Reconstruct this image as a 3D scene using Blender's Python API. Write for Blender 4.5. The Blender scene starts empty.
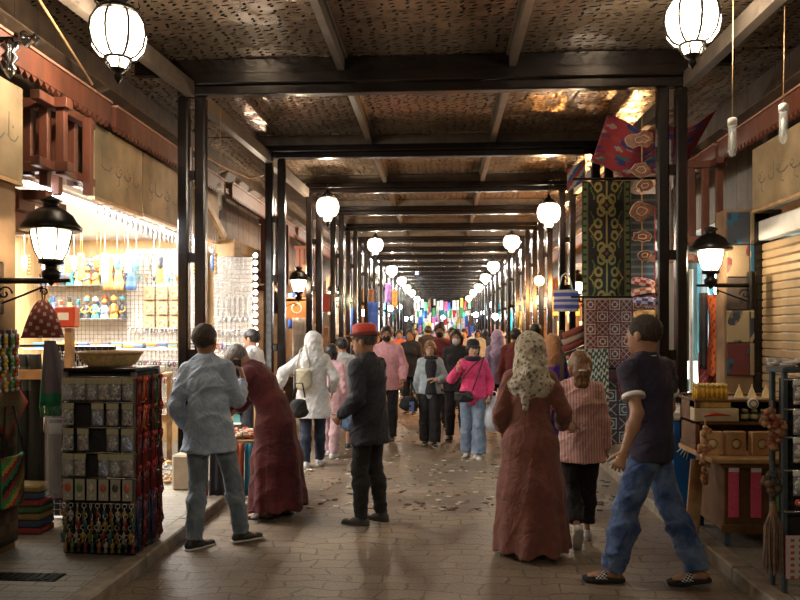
import bpy, math, random
import numpy as np
from mathutils import Vector as V, Matrix, Euler
SC = bpy.context.scene
COL = SC.collection
R = math.radians
PI = math.pi
rnd = random.Random(7)

# ------------------------------------------------------------------ camera
YAW = math.atan(43/720); CY, SY = math.cos(YAW), math.sin(YAW)
EYE = 1.7
cd = bpy.data.cameras.new('camera'); cam = bpy.data.objects.new('camera', cd); COL.objects.link(cam)
cam.location = (0, 0, EYE); cam.rotation_euler = (R(90), 0, YAW)
cd.lens = 32.4; cd.sensor_width = 36; cd.shift_y = -0.0 + 30/800; cd.clip_start = .05; cd.clip_end = 300
SC.camera = cam
def XU(u, Y):                      # where a sight line meets the plane at street distance Y (survey of the photo)
    t = (u-400)/720
    return Y*(t*CY-SY)/(CY+t*SY)

# ------------------------------------------------------------------ object bookkeeping
def link(name, me, parent=None):
    o = bpy.data.objects.new(name, me); COL.objects.link(o)
    if parent is not None: o.parent = parent
    return o
def tag(o, label=None, cat=None, group=None, kind=None):
    if label: o['label'] = label
    if cat: o['category'] = cat
    if group: o['group'] = group
    if kind: o['kind'] = kind
    return o
def empty(name, loc=(0,0,0), rz=0, label=None, cat=None, group=None):
    o = link(name, None); o.location = loc; o.rotation_euler = (0,0,rz); o.empty_display_size = .1
    return tag(o, label, cat, group)
KIDS = {}
def copy_tree(o, parent=None):
    c = o.copy(); COL.objects.link(c)
    if parent is not None: c.parent = parent
    for ch in list(o.children): copy_tree(ch, c)
    return c
def place(o, loc, rz=0, label=None, scale=None, group=None):
    c = copy_tree(o); c.location = loc; c.rotation_euler = (0,0,rz)
    if label: c['label'] = label
    if group: c['group'] = group
    if scale: c.scale = (scale,)*3 if not hasattr(scale,'__len__') else scale
    return c

# ------------------------------------------------------------------ mesh builder
class MB:
    def __init__(s): s.v=[]; s.f=[]; s.m=[]; s.sm=[]; s.mi=0; s.c=[]; s.col=None
    def add(s, vs, fs, smooth=False):
        b=len(s.v); s.v += [tuple(p) for p in vs]
        for f in fs: s.f.append([b+i for i in f]); s.m.append(s.mi); s.sm.append(smooth); s.c.append(s.col)
        return s
    def box(s, lo, hi, bev=0):
        x0,y0,z0=lo; x1,y1,z1=hi
        if bev<=0:
            vs=[(x,y,z) for z in (z0,z1) for y in (y0,y1) for x in (x0,x1)]
            return s.add(vs,[(0,2,3,1),(4,5,7,6),(0,1,5,4),(2,6,7,3),(0,4,6,2),(1,3,7,5)])
        b=min(bev,(x1-x0)/2.01,(y1-y0)/2.01,(z1-z0)/2.01)
        vs=[]; idx={}
        for sx in (0,1):
            for sy in (0,1):
                for sz in (0,1):
                    X=(x0,x1)[sx];Y=(y0,y1)[sy];Z=(z0,z1)[sz]
                    xi=X+(b if not sx else -b);yi=Y+(b if not sy else -b);zi=Z+(b if not sz else -b)
                    for a,p in enumerate(((X,yi,zi),(xi,Y,zi),(xi,yi,Z))): idx[(sx,sy,sz,a)]=len(vs); vs.append(p)
        fs=[]; 
        for k in (0,1):
            f=[idx[(k,0,0,0)],idx[(k,1,0,0)],idx[(k,1,1,0)],idx[(k,0,1,0)]]; fs.append(f if k else f[::-1])
            f=[idx[(0,k,0,1)],idx[(0,k,1,1)],idx[(1,k,1,1)],idx[(1,k,0,1)]]; fs.append(f if k else f[::-1])
            f=[idx[(0,0,k,2)],idx[(1,0,k,2)],idx[(1,1,k,2)],idx[(0,1,k,2)]]; fs.append(f if k else f[::-1])
        for i in (0,1):
            for j in (0,1):
                fs.append([idx[(i,j,0,0)],idx[(i,j,1,0)],idx[(i,j,1,1)],idx[(i,j,0,1)]])
                fs.append([idx[(i,0,j,0)],idx[(i,1,j,0)],idx[(i,1,j,2)],idx[(i,0,j,2)]])
                fs.append([idx[(0,i,j,1)],idx[(1,i,j,1)],idx[(1,i,j,2)],idx[(0,i,j,2)]])
        for i in (0,1):
            for j in (0,1):
                for k in (0,1): fs.append([idx[(i,j,k,0)],idx[(i,j,k,1)],idx[(i,j,k,2)]])
        return s.add(vs,fs)
    def beam(s, p, q, w, h, up=(0,0,1)):
        p=V(p);q=V(q);d=(q-p).normalized();u=V(up)
        if abs(d.dot(u))>.98: u=V((0,1,0))
        r=d.cross(u).normalized();u=r.cross(d)
        vs=[]
        for e in (p,q):
            for a,b in ((-1,-1),(1,-1),(1,1),(-1,1)): vs.append(e+r*w/2*a+u*h/2*b)
        return s.add(vs,[(3,2,1,0),(4,5,6,7),(0,1,5,4),(1,2,6,5),(2,3,7,6),(3,0,4,7)])
    def tube(s, pts, r, n=8, caps=True):
        pts=[V(p) for p in pts]; m=len(pts); rr=r if hasattr(r,'__len__') else [r]*m
        t0=(pts[1]-pts[0]).normalized(); up=V((0,0,1)) if abs(t0.z)<.9 else V((1,0,0))
        a=t0.cross(up).normalized(); vs=[]
        for i,p in enumerate(pts):
            t=(pts[min(i+1,m-1)]-pts[max(i-1,0)]).normalized()
            a=(a-t*a.dot(t)).normalized(); b=t.cross(a)
            for k in range(n):
                th=2*PI*k/n; vs.append(p+(a*math.cos(th)+b*math.sin(th))*rr[i])
        fs=[(i*n+k,i*n+(k+1)%n,(i+1)*n+(k+1)%n,(i+1)*n+k) for i in range(m-1) for k in range(n)]
        s.add(vs,fs,True)
        if caps: 
            b=len(s.v)-m*n
            s.f.append([b+k for k in range(n)][::-1]); s.m.append(s.mi); s.sm.append(False); s.c.append(s.col)
            s.f.append([b+(m-1)*n+k for k in range(n)]); s.m.append(s.mi); s.sm.append(False); s.c.append(s.col)
        return s
    def lathe(s, prof, c=(0,0,0), n=16, smooth=True, ax='z', rot=0):
        vs=[]; c=V(c)
        for r,z in prof:
            for k in range(n):
                th=2*PI*k/n+rot; x,y=r*math.cos(th),r*math.sin(th)
                p={'z':V((x,y,z)),'y':V((x,z,y)),'x':V((z,x,y))}[ax]; vs.append(c+p)
        fs=[(i*n+k,i*n+(k+1)%n,(i+1)*n+(k+1)%n,(i+1)*n+k) for i in range(len(prof)-1) for k in range(n)]
        if prof[0][0]>1e-4: fs.append(tuple(range(n))[::-1])
        if prof[-1][0]>1e-4: fs.append(tuple((len(prof)-1)*n+k for k in range(n)))
        return s.add(vs,fs,smooth)
    def ball(s, c, r, n=10, m=7):
        rx,ry,rz = r if hasattr(r,'__len__') else (r,r,r)
        vs=[]
        for i in range(m+1):
            ph=PI*i/m
            for k in range(n):
                th=2*PI*k/n; vs.append((c[0]+rx*math.sin(ph)*math.cos(th),c[1]+ry*math.sin(ph)*math.sin(th),c[2]-rz*math.cos(ph)))
        return s.add(vs,[(i*n+k,i*n+(k+1)%n,(i+1)*n+(k+1)%n,(i+1)*n+k) for i in range(m) for k in range(n)],True)
    def torus(s, c, r, rr, n=16, m=6, ax='z'):
        pts=[]
        for k in range(n+1):
            th=2*PI*k/n; x,y=r*math.cos(th),r*math.sin(th)
            pts.append(V(c)+{'z':V((x,y,0)),'y':V((x,0,y)),'x':V((0,x,y))}[ax])
        return s.tube(pts,rr,m,False)
    def sheet(s, fn, nu, nv, th=.004, colfn=None, smooth=True):
        """surface fn(u,v)->point, given real thickness"""
        P=[[V(fn(i/nu,j/nv)) for i in range(nu+1)] for j in range(nv+1)]
        N=[[None]*(nu+1) for _ in range(nv+1)]
        for j in range(nv+1):
            for i in range(nu+1):
                du=P[j][min(i+1,nu)]-P[j][max(i-1,0)]; dv=P[min(j+1,nv)][i]-P[max(j-1,0)][i]
                q=du.cross(dv); N[j][i]=q.normalized() if q.length>1e-9 else V((0,-1,0))
        W=nu+1; K=W*(nv+1); b=len(s.v)
        for sg in (1,-1):
            for j in range(nv+1):
                for i in range(W): s.v.append(tuple(P[j][i]+N[j][i]*th/2*sg))
        def ad(f,c): s.f.append([b+q for q in f]); s.m.append(s.mi); s.sm.append(smooth); s.c.append(c)
        for j in range(nv):
            for i in range(nu):
                c=colfn((i+.5)/nu,(j+.5)/nv) if colfn else s.col
                a=j*W+i; ad((a,a+1,a+W+1,a+W),c); ad((K+a+W,K+a+W+1,K+a+1,K+a),c)
        for i in range(nu):
            ad((i,K+i,K+i+1,i+1),s.c[-1]); a=nv*W+i; ad((a+1,K+a+1,K+a,a),s.c[-1])
        for j in range(nv):
            a=j*W; ad((a,a+W,K+a+W,K+a),s.c[-1]); a=j*W+nu; ad((K+a,K+a+W,a+W,a),s.c[-1])
        return s
    def mesh(s, name, mats):
        me=bpy.data.meshes.new(name); me.from_pydata(s.v,[],s.f)
        if not isinstance(mats,(list,tuple)): mats=[mats]
        for m in mats: me.materials.append(m)
        me.polygons.foreach_set('material_index', s.m); me.polygons.foreach_set('use_smooth', s.sm)
        if any(c is not None for c in s.c):
            at=me.color_attributes.new('col','FLOAT_COLOR','CORNER'); buf=[]
            for f,c in zip(s.f,s.c):
                c=tuple(c) if c is not None else (1,1,1); buf += (list(c[:3])+[1.])*len(f)
            at.data.foreach_set('color',buf)
        me.validate(); me.update(); return me
    def build(s, name, mats, parent=None, label=None, cat=None, group=None, kind=None, loc=None, rz=None):
        o=link(name, s.mesh(name,mats), parent)
        if loc is not None: o.location=loc
        if rz is not None: o.rotation_euler=(0,0,rz)
        return tag(o,label,cat,group,kind)

# ------------------------------------------------------------------ materials
def nt(name):
    m=bpy.data.materials.new(name); m.use_nodes=True; t=m.node_tree; t.nodes.clear()
    out=t.nodes.new('ShaderNodeOutputMaterial'); b=t.nodes.new('ShaderNodeBsdfPrincipled'); t.links.new(b.outputs[0],out.inputs[0])
    return m,t,b
def N(t,typ,**k):
    n=t.nodes.new(typ)
    for a,v in k.items():
        if a.startswith('i_'):
            key=a[2:]; key=int(key) if key.isdigit() else key.replace('_',' ')
            n.inputs[key].default_value=v
        else: setattr(n,a,v)
    return n
def coords(t,kind='Object',sc=(1,1,1),rot=(0,0,0)):
    tc=N(t,'ShaderNodeTexCoord'); mp=N(t,'ShaderNodeMapping'); mp.inputs['Scale'].default_value=sc; mp.inputs['Rotation'].default_value=rot
    t.links.new(tc.outputs[kind],mp.inputs[0]); return mp.outputs[0]
def ramp(t,fac,stops,interp='LINEAR'):
    r=N(t,'ShaderNodeValToRGB'); r.color_ramp.interpolation=interp
    e=r.color_ramp.elements
    while len(e)<len(stops): e.new(.5)
    for i,(p,c) in enumerate(stops): e[i].position=p; e[i].color=tuple(c[:3])+(1,) if hasattr(c,'__len__') else (c,c,c,1)
    t.links.new(fac,r.inputs[0]); return r.outputs[0]
def bump(t,b,h,st=.3,dist=.01):
    n=N(t,'ShaderNodeBump',i_Strength=st,i_Distance=dist); t.links.new(h,n.inputs['Height']); t.links.new(n.outputs[0],b.inputs['Normal'])
def mix(t,f,a,b):
    m=N(t,'ShaderNodeMix',data_type='RGBA')
    if hasattr(f,'links'): t.links.new(f,m.inputs[0])
    else: m.inputs[0].default_value=f
    for k,x in ((6,a),(7,b)):
        if hasattr(x,'links'): t.links.new(x,m.inputs[k])
        else: m.inputs[k].default_value=tuple(x)+(1,)
    return m.outputs[2]
def mth(t,op,a,b=None):
    m=N(t,'ShaderNodeMath',operation=op)
    for k,x in ((0,a),(1,b)):
        if x is None: continue
        if hasattr(x,'links'): t.links.new(x,m.inputs[k])
        else: m.inputs[k].default_value=x
    return m.outputs[0]
_mc={}
def mat(name,c,rough=.6,metal=0,var=.25,sc=12,bmp=.15,dist=.004,coat=0,stretch=(1,1,1),trans=0,alpha=1,sheen=0,kind='Object'):
    if name in _mc: return _mc[name]
    m,t,b=nt(name); co=coords(t,kind,stretch)
    n=N(t,'ShaderNodeTexNoise',i_Scale=sc,i_Detail=4.); t.links.new(co,n.inputs['Vector'])
    lo=[x*(1-var) for x in c]; hi=[min(1,x*(1+var)) for x in c]
    t.links.new(ramp(t,n.outputs[0],[(.3,lo),(.7,hi)]),b.inputs['Base Color'])
    b.inputs['Roughness'].default_value=rough; b.inputs['Metallic'].default_value=metal
    if coat: b.inputs['Coat Weight'].default_value=coat; b.inputs['Coat Roughness'].default_value=.15
    if trans: b.inputs['Transmission Weight'].default_value=trans
    if alpha<1: b.inputs['Alpha'].default_value=alpha
    if sheen: b.inputs['Sheen Weight'].default_value=sheen
    if bmp: bump(t,b,n.outputs[0],bmp,dist)
    _mc[name]=m; return m
def cloth(name,c,c2=None,rough=.85,weave=260,var=.18,stripes=None):
    if name in _mc: return _mc[name]
    m,t,b=nt(name); co=coords(t)
    n=N(t,'ShaderNodeTexNoise',i_Scale=18.,i_Detail=6.); t.links.new(co,n.inputs['Vector'])
    base=ramp(t,n.outputs[0],[(.3,[x*(1-var) for x in c]),(.7,[min(1,x*(1+var)) for x in c])])
    if stripes:
        fr,wid,axis=stripes; w=N(t,'ShaderNodeTexWave',wave_type='BANDS',bands_direction=axis,i_Scale=fr,i_Distortion=.6)
        t.links.new(co,w.inputs['Vector']); base=mix(t,ramp(t,w.outputs[0],[(wid,0.),(wid+.08,1.)]),base,c2)
    elif c2:
        v=N(t,'ShaderNodeTexNoise',i_Scale=7.,i_Detail=4.); t.links.new(co,v.inputs['Vector'])
        base=mix(t,ramp(t,v.outputs[0],[(.42,0.),(.62,1.)]),base,c2)
    t.links.new(base,b.inputs['Base Color']); b.inputs['Roughness'].default_value=rough; b.inputs['Sheen Weight'].default_value=.15 if max(c)>.1 else .02
    w=N(t,'ShaderNodeTexNoise',i_Scale=weave,i_Detail=2.); t.links.new(co,w.inputs['Vector'])
    wr=N(t,'ShaderNodeTexNoise',i_Scale=6.,i_Detail=2.,i_Distortion=1.6); t.links.new(co,wr.inputs['Vector'])
    rd=mth(t,'ABSOLUTE',mth(t,'SUBTRACT',wr.outputs[0],.5))
    bump(t,b,mth(t,'ADD',mth(t,'MULTIPLY',w.outputs[0],.06),mth(t,'MINIMUM',rd,.12)),.55,.06); _mc[name]=m; return m
def floral(name,c1,c2,c3,sc=22,rough=.85):
    if name in _mc: return _mc[name]
    m,t,b=nt(name); co=coords(t)
    v=N(t,'ShaderNodeTexVoronoi',i_Scale=sc); n=N(t,'ShaderNodeTexNoise',i_Scale=sc*.8,i_Detail=3.)
    t.links.new(co,v.inputs['Vector']); t.links.new(co,n.inputs['Vector'])
    a=mix(t,ramp(t,v.outputs['Distance'],[(.36,1.),(.44,0.)]),c1,c2)
    a=mix(t,ramp(t,n.outputs[0],[(.54,0.),(.60,1.)]),a,c3)
    t.links.new(a,b.inputs['Base Color']); b.inputs['Roughness'].default_value=rough; bump(t,b,n.outputs[0],.2,.004); _mc[name]=m; return m
def glow(name,c,st,base=(.9,.85,.75)):
    if name in _mc: return _mc[name]
    m,t,b=nt(name); b.inputs['Base Color'].default_value=(*base,1); b.inputs['Roughness'].default_value=.3
    n=N(t,'ShaderNodeTexNoise',i_Scale=8.); t.links.new(coords(t),n.inputs['Vector'])
    e=mth(t,'MULTIPLY',ramp(t,n.outputs[0],[(.2,.85),(.8,1.)]),st)
    b.inputs['Emission Color'].default_value=(*c,1); t.links.new(e,b.inputs['Emission Strength']); _mc[name]=m; return m
def vcol(name='printed_colours',rough=.8,bmp=.3,var=.2,sc=120):
    if name in _mc: return _mc[name]
    m,t,b=nt(name); a=N(t,'ShaderNodeVertexColor',layer_name='col'); n=N(t,'ShaderNodeTexNoise',i_Scale=float(sc),i_Detail=3.)
    t.links.new(coords(t),n.inputs['Vector'])
    h=N(t,'ShaderNodeHueSaturation'); t.links.new(a.outputs[0],h.inputs['Color']); t.links.new(ramp(t,n.outputs[0],[(.3,1-var),(.7,1.)]),h.inputs['Value'])
    t.links.new(h.outputs[0],b.inputs['Base Color']); b.inputs['Roughness'].default_value=rough; bump(t,b,n.outputs[0],bmp,.003); _mc[name]=m; return m
def glass(name,c=(.9,.95,1),rough=.08,alpha=.35):
    if name in _mc: return _mc[name]
    m,t,b=nt(name); b.inputs['Base Color'].default_value=(*c,1); b.inputs['Roughness'].default_value=rough
    n=N(t,'ShaderNodeTexNoise',i_Scale=30.); t.links.new(coords(t),n.inputs['Vector']); bump(t,b,n.outputs[0],.1,.002)
    b.inputs['Alpha'].default_value=alpha; b.inputs['Specular IOR Level'].default_value=.8; _mc[name]=m; return m

LACQ = mat('dark_lacquered_steel',(.005,.003,.0025),.22,.1,.4,6,.04)
PALEB = mat('grey_brown_beam_paint',(.085,.068,.052),.4,.1,.3,7,.1)
REDW = mat('red_painted_wood',(.10,.027,.011),.6,0,.35,9,.25,stretch=(1,1,.3))
OLDW = mat('weathered_boards',(.055,.033,.018),.65,0,.4,7,.4)
PALEW = mat('pale_pine_wood',(.45,.27,.12),.55,0,.3,9,.2)
IRON = mat('black_wrought_iron',(.02,.018,.016),.35,.8,.3,30,.2)
CREAM = mat('dusty_cream_signboard',(.27,.195,.105),.75,0,.35,3,.2)
STUC = mat('ochre_stucco',(.24,.15,.08),.85,0,.25,5,.5)
CHROME = mat('wire_chrome',(.6,.6,.62),.2,1,.1,20,0)
PLAS = glass('clear_plastic_bag',(.85,.88,.92),.12,.16)
GLS = glass('clear_glass',(.85,.95,.95),.05,.25)
VC = vcol(); VCS = vcol('glossy_printed_colours',.3,.1,.1)
WHITEP = mat('white_paint',(.75,.74,.7),.5,0,.08,9,.05)
LGLOW = glow('warm_lantern_glass',(1,.80,.52),1.)
for _n in LGLOW.node_tree.nodes:
    if _n.type=='BSDF_PRINCIPLED': _n.inputs['Alpha'].default_value=.5
# ------------------------------------------------------------------ figure engine: one smooth surface from blended limbs
def A3(p): return np.array([p[0],p[1],p[2]],dtype=np.float64)
def cone(p0,p1,w0,w1,d0=None,d1=None,Rx=None,k=.02,cap=None,sub=False):
    return dict(p0=A3(p0),p1=A3(p1),w0=w0,w1=w1,d0=d0 or w0,d1=d1 or w1,R=None if Rx is None else A3(Rx),k=k,cap=cap,sub=sub)
def ell(c,r,fr=None,k=.01,sub=False): return dict(c=A3(c),r=r if hasattr(r,'__len__') else (r,r,r),fr=fr,k=k,sub=sub)
def prim_box(p):
    if 'c' in p: m=max(p['r']); return p['c']-m,p['c']+m
    m0=max(p['w0'],p['d0']); m1=max(p['w1'],p['d1'])
    return np.minimum(p['p0']-m0,p['p1']-m1),np.maximum(p['p0']+m0,p['p1']+m1)
def prim_eval(p,X,Y,Z):
    if 'c' in p:
        x,y,z=X-p['c'][0],Y-p['c'][1],Z-p['c'][2]; r=p['r']
        if p['fr'] is not None:
            a,b,c=[A3(q) for q in p['fr']]
            x,y,z=x*a[0]+y*a[1]+z*a[2], x*b[0]+y*b[1]+z*b[2], x*c[0]+y*c[1]+z*c[2]
        q=np.sqrt((x/r[0])**2+(y/r[1])**2+(z/r[2])**2)
        return (q-1)*min(r) if max(r)/min(r)<1.3 else (q-1)*q/np.maximum(np.sqrt((x/r[0]**2)**2+(y/r[1]**2)**2+(z/r[2]**2)**2),1e-6)
    a,b=p['p0'],p['p1']; u=b-a; L2=float(u@u)+1e-12
    px,py,pz=X-a[0],Y-a[1],Z-a[2]
    tr=(px*u[0]+py*u[1]+pz*u[2])/L2; t=np.clip(tr,0,1)
    dx,dy,dz=px-t*u[0],py-t*u[1],pz-t*u[2]
    w=p['w0']+(p['w1']-p['w0'])*t
    if p['R'] is None: d=np.sqrt(dx*dx+dy*dy+dz*dz)-w
    else:
        dd=p['d0']+(p['d1']-p['d0'])*t
        un=u/math.sqrt(L2); r=p['R']-un*(p['R']@un); r=r/np.linalg.norm(r); f=np.cross(un,r)
        a1=dx*r[0]+dy*r[1]+dz*r[2]; a2=dx*f[0]+dy*f[1]+dz*f[2]; a3=dx*un[0]+dy*un[1]+dz*un[2]
        mn=np.minimum(w,dd)
        q=np.sqrt((a1/w)**2+(a2/dd)**2+(a3/mn)**2)
        g=np.sqrt((a1/w**2)**2+(a2/dd**2)**2+(a3/mn**2)**2)
        d=np.where(q>.3,(q-1)*q/np.maximum(g,1e-6),(q-1)*mn)
    if p['cap'] is not None:
        ln=math.sqrt(L2)
        if p['cap'] in (1,'both'): d=np.maximum(d,(tr-1)*ln)
        if p['cap'] in (0,'both'): d=np.maximum(d,-tr*ln)
    return d
def solve(prims,h,disp=None,cuts=(),pad=.03):
    bx=[prim_box(p) for p in prims if not p['sub']]
    lo=np.min([b[0] for b in bx],axis=0)-pad; hi=np.max([b[1] for b in bx],axis=0)+pad
    n=np.ceil((hi-lo)/h).astype(int)+1
    ax=[lo[i]+h*np.arange(n[i]) for i in range(3)]
    g=np.full(tuple(n),.3,dtype=np.float32)
    for p in prims:
        a,b=prim_box(p); e=p['k']+3*h+.02
        i0=np.clip(np.floor((a-e-lo)/h).astype(int),0,n); i1=np.clip(np.ceil((b+e-lo)/h).astype(int)+1,0,n)
        if np.any(i1<=i0): continue
        sl=tuple(slice(i0[i],i1[i]) for i in range(3))
        X=ax[0][sl[0]][:,None,None];Y=ax[1][sl[1]][None,:,None];Z=ax[2][sl[2]][None,None,:]
        d=prim_eval(p,X,Y,Z).astype(np.float32); o=g[sl]; k=p['k']
        if p['sub']: d=-d; hh=np.maximum(k-np.abs(o-d),0)/k; g[sl]=np.maximum(o,d)+hh*hh*k*.25
        else: hh=np.maximum(k-np.abs(o-d),0)/k; g[sl]=np.minimum(o,d)-hh*hh*k*.25
    X=ax[0][:,None,None];Y=ax[1][None,:,None];Z=ax[2][None,None,:]
    if disp is not None: g=g+disp(X,Y,Z).astype(np.float32)
    for nn,c in cuts: g=np.maximum(g,(nn[0]*X+nn[1]*Y+nn[2]*Z-c).astype(np.float32))
    g[0]=g[-1]=.3; g[:,0]=g[:,-1]=.3; g[:,:,0]=g[:,:,-1]=.3
    return nets(g,lo,h)
def nets(g,lo,h):
    s=g<0; nx,ny,nz=g.shape
    cnt=np.zeros((nx-1,ny-1,nz-1),np.int32)
    for dx in (0,1):
        for dy in (0,1):
            for dz in (0,1): cnt+=s[dx:nx-1+dx,dy:ny-1+dy,dz:nz-1+dz]
    act=(cnt>0)&(cnt<8); ids=np.full(act.shape,-1,np.int64); I=np.argwhere(act); ids[act]=np.arange(len(I))
    if len(I)==0: return [],[]
    acc=np.zeros((len(I),3)); num=np.zeros(len(I))
    cs=[(a,b,c) for a in (0,1) for b in (0,1) for c in (0,1)]
    for a in cs:
        for ax_ in range(3):
            if a[ax_]: continue
            b=list(a); b[ax_]=1
            ga=g[I[:,0]+a[0],I[:,1]+a[1],I[:,2]+a[2]]; gb=g[I[:,0]+b[0],I[:,1]+b[1],I[:,2]+b[2]]
            m=(ga<0)!=(gb<0); t=np.where(m,ga/np.where(m,ga-gb,1),0)
            q=np.array(a,float)[None,:].repeat(len(I),0); q[:,ax_]+=t
            acc+=q*m[:,None]; num+=m
    v=lo+h*(I+acc/num[:,None]); fs=[]
    for ax_ in range(3):
        o=[i for i in range(3) if i!=ax_]
        sa=[slice(None)]*3; sb=[slice(None)]*3; sa[ax_]=slice(0,-1); sb[ax_]=slice(1,None)
        A=s[tuple(sa)];B=s[tuple(sb)]
        for flip,M in ((False,A&~B),(True,~A&B)):
            J=np.argwhere(M)
            J=J[(J[:,o[0]]>0)&(J[:,o[1]]>0)&(J[:,o[0]]<g.shape[o[0]]-1)&(J[:,o[1]]<g.shape[o[1]]-1)]
            if not len(J): continue
            q=[]
            for da,db in ((0,0),(1,0),(1,1),(0,1)):
                K=J.copy(); K[:,o[0]]-=da; K[:,o[1]]-=db; q.append(ids[K[:,0],K[:,1],K[:,2]])
            q=np.stack(q,1)
            if flip!=(ax_==1): q=q[:,::-1]
            fs.append(q)
    F=np.concatenate(fs) if fs else np.zeros((0,4),int)
    return v,F
def np_mesh(name,vf,mats,scale=1.):
    vs=[];fs=[];mi=[];b=0
    for item in vf:
        v,f=item[0],item[1]
        if len(v)==0: continue
        vs.append(np.asarray(v)*scale); fs.append(np.asarray(f)+b); mi+=[item[2] if len(item)>2 else 0]*len(f); b+=len(v)
    v=np.concatenate(vs).astype(np.float32); f=np.concatenate(fs).astype(np.int32)
    me=bpy.data.meshes.new(name); me.vertices.add(len(v)); me.vertices.foreach_set('co',v.ravel())
    me.loops.add(f.size); me.loops.foreach_set('vertex_index',f.ravel())
    me.polygons.add(len(f)); me.polygons.foreach_set('loop_start',np.arange(len(f))*4)
    if not isinstance(mats,(list,tuple)): mats=[mats]
    for m in mats: me.materials.append(m)
    me.polygons.foreach_set('material_index',mi); me.polygons.foreach_set('use_smooth',[True]*len(f))
    me.update(calc_edges=True); me.validate(); return me

def rotv(v,axis,ang): return Matrix.Rotation(ang,3,axis)@v
def ik(a,c,l1,l2,hint):
    d=c-a; L=d.length
    if L>l1+l2-.002: c=a+d*((l1+l2-.002)/L); d=c-a; L=d.length
    x=(l1*l1-l2*l2+L*L)/(2*L); y=math.sqrt(max(l1*l1-x*x,0)); u=d/L
    p=hint-u*hint.dot(u); p=p.normalized() if p.length>1e-6 else V((0,1,0))
    return a+u*x+p*y, c
def noise3(fr,amp,ph=0.):
    def f(X,Y,Z):
        a=np.sin(fr*.5*X+1.7*np.sin(fr*.35*Z+ph)+ph)+np.sin(fr*.5*Y+2.1*np.sin(fr*.3*X+2*ph))
        w=Z*fr*.55+X*fr*.5*np.sin(3.1*Z+ph)+1.6*np.sin(fr*.28*Y+ph)+1.2*np.sin(fr*.22*X+2*ph+4*Z)
        c=np.abs(np.sin(w)); w2=Z*fr*.3-X*fr*.75+Y*fr*.4+1.3*np.sin(fr*.2*Z+ph*3); c2=np.abs(np.sin(w2))
        return a*(amp*.12)-(1-c)**3*amp*.75-(1-c2)**3*amp*.5+0*Z
    return f
class Fig:
    """a standing figure 1.75 units tall facing +Y, joints placed from a pose"""
    def __init__(s,fem=False,build=1.,**p):
        g=p.get; s.fem=fem; s.b=build
        s.pel=V((0,0,.93))+V(g('pel',(0,0,0)))
        lean=R(g('lean',2)); side=R(g('side',0)); tw=R(g('twist',0))
        up=V((math.sin(side),math.sin(lean),math.cos(lean)*math.cos(side))).normalized()
        u0=(up+V((0,0,1))*1.).normalized() if g('curve',1) else up
        s.rt0=V((1,0,0)); s.rt=rotv(V((1,0,0)),'Z',tw); s.rt=(s.rt-up*s.rt.dot(up)).normalized(); s.fw=up.cross(s.rt)
        s.up=up; s.waist=s.pel+u0*.14; s.chest=s.waist+up*.22; s.upper=s.chest+up*.12; s.neck=s.upper+up*.055
        sw=(.150 if fem else .172)*build
        s.shw=sw
        s.sh={-1:s.upper-s.rt*sw+up*g('shl',-.008),1:s.upper+s.rt*sw+up*g('shr',-.008)}
        hp,hy,hr=R(g('hpitch',0)),R(g('hyaw',0)),R(g('hroll',0))
        m=Matrix.Rotation(hy,3,'Z')@Matrix.Rotation(-hp,3,'X')@Matrix.Rotation(hr,3,'Y')
        s.hr=m@V((1,0,0)); s.hf=m@V((0,1,0)); s.hu=m@V((0,0,1))
        s.hb=s.neck+(up*.6+s.hu*.4)*.05+s.fw*.008
        s.hc=s.neck+(up*.35+s.hu*.65).normalized()*.155+s.hf*.022
        s.hip={-1:s.pel+V((-.092,0,-.02)),1:s.pel+V((.092,0,-.02))}
        s.ank={};s.knee={};s.fy={};s.fp={}
        for sd,n in ((-1,'l'),(1,'r')):
            a=V(g(n+'a',(sd*.10,0,.075))); kh=V(g(n+'kh',(sd*.05,1,0)))
            s.knee[sd],s.ank[sd]=ik(s.hip[sd],a,.425,.415,kh)
            s.fy[sd]=R(g(n+'fy',-sd*8)); s.fp[sd]=R(g(n+'fp',0))
        s.elb={};s.wri={};s.hd={};s.pn={};s.curl={}
        for sd,n in ((-1,'l'),(1,'r')):
            w=g(n+'h',None); w=V(w) if w else s.sh[sd]+V((sd*.07,.03,-.525))
            s.elb[sd],s.wri[sd]=ik(s.sh[sd],w,.285,.25,V(g(n+'eh',(sd*.5,-1,0))))
            d=g(n+'d',None); s.hd[sd]=V(d).normalized() if d else ((s.wri[sd]-s.elb[sd]).normalized()+V((0,.15,-.2))).normalized()
            pn=V(g(n+'p',(-sd,0,0))); s.pn[sd]=(pn-s.hd[sd]*pn.dot(s.hd[sd])).normalized()
            s.curl[sd]=g(n+'c',25)
        f,b=(1. if not fem else 0.),build
        s.st=[(s.pel-V((0,0,.05)),(.150 if not fem else .158)*b,.105*b),(s.pel+V((0,0,.02)),(.158 if not fem else .165)*b,.112*b),
              (s.waist,(.138 if not fem else .122)*b,.095*b),(s.chest,(.158 if not fem else .142)*b,.108*b),(s.upper,(.135 if not fem else .115)*b,.082*b)]
    def torso(s,o,lo=0,hi=4,k=.05,o2=None):
        L=[]
        for i in range(lo,hi):
            (a,wa,da),(b,wb,db)=s.st[i],s.st[i+1]; R_=s.rt0 if i<2 else s.rt
            L.append(cone(a,b,wa+o,wb+o,da+o,db+o,R_,k))
        return L
    def shoulders(s,o,k=.05):
        return [cone(s.upper+s.up*.0,s.sh[sd]-s.rt*sd*.01,.052*s.b+o,.046*s.b+o,k=k) for sd in (-1,1)]+[cone(s.upper-s.up*.01,s.neck+s.up*.01,.10*s.b+o,.052+o*.5,.06+o,.050+o*.5,s.rt,k)]
    def bust(s,o):
        if not s.fem: return []
        return [ell(s.chest+s.fw*.075+s.rt*sd*.068+s.up*.0,.058+o,k=.05) for sd in (-1,1)]
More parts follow.
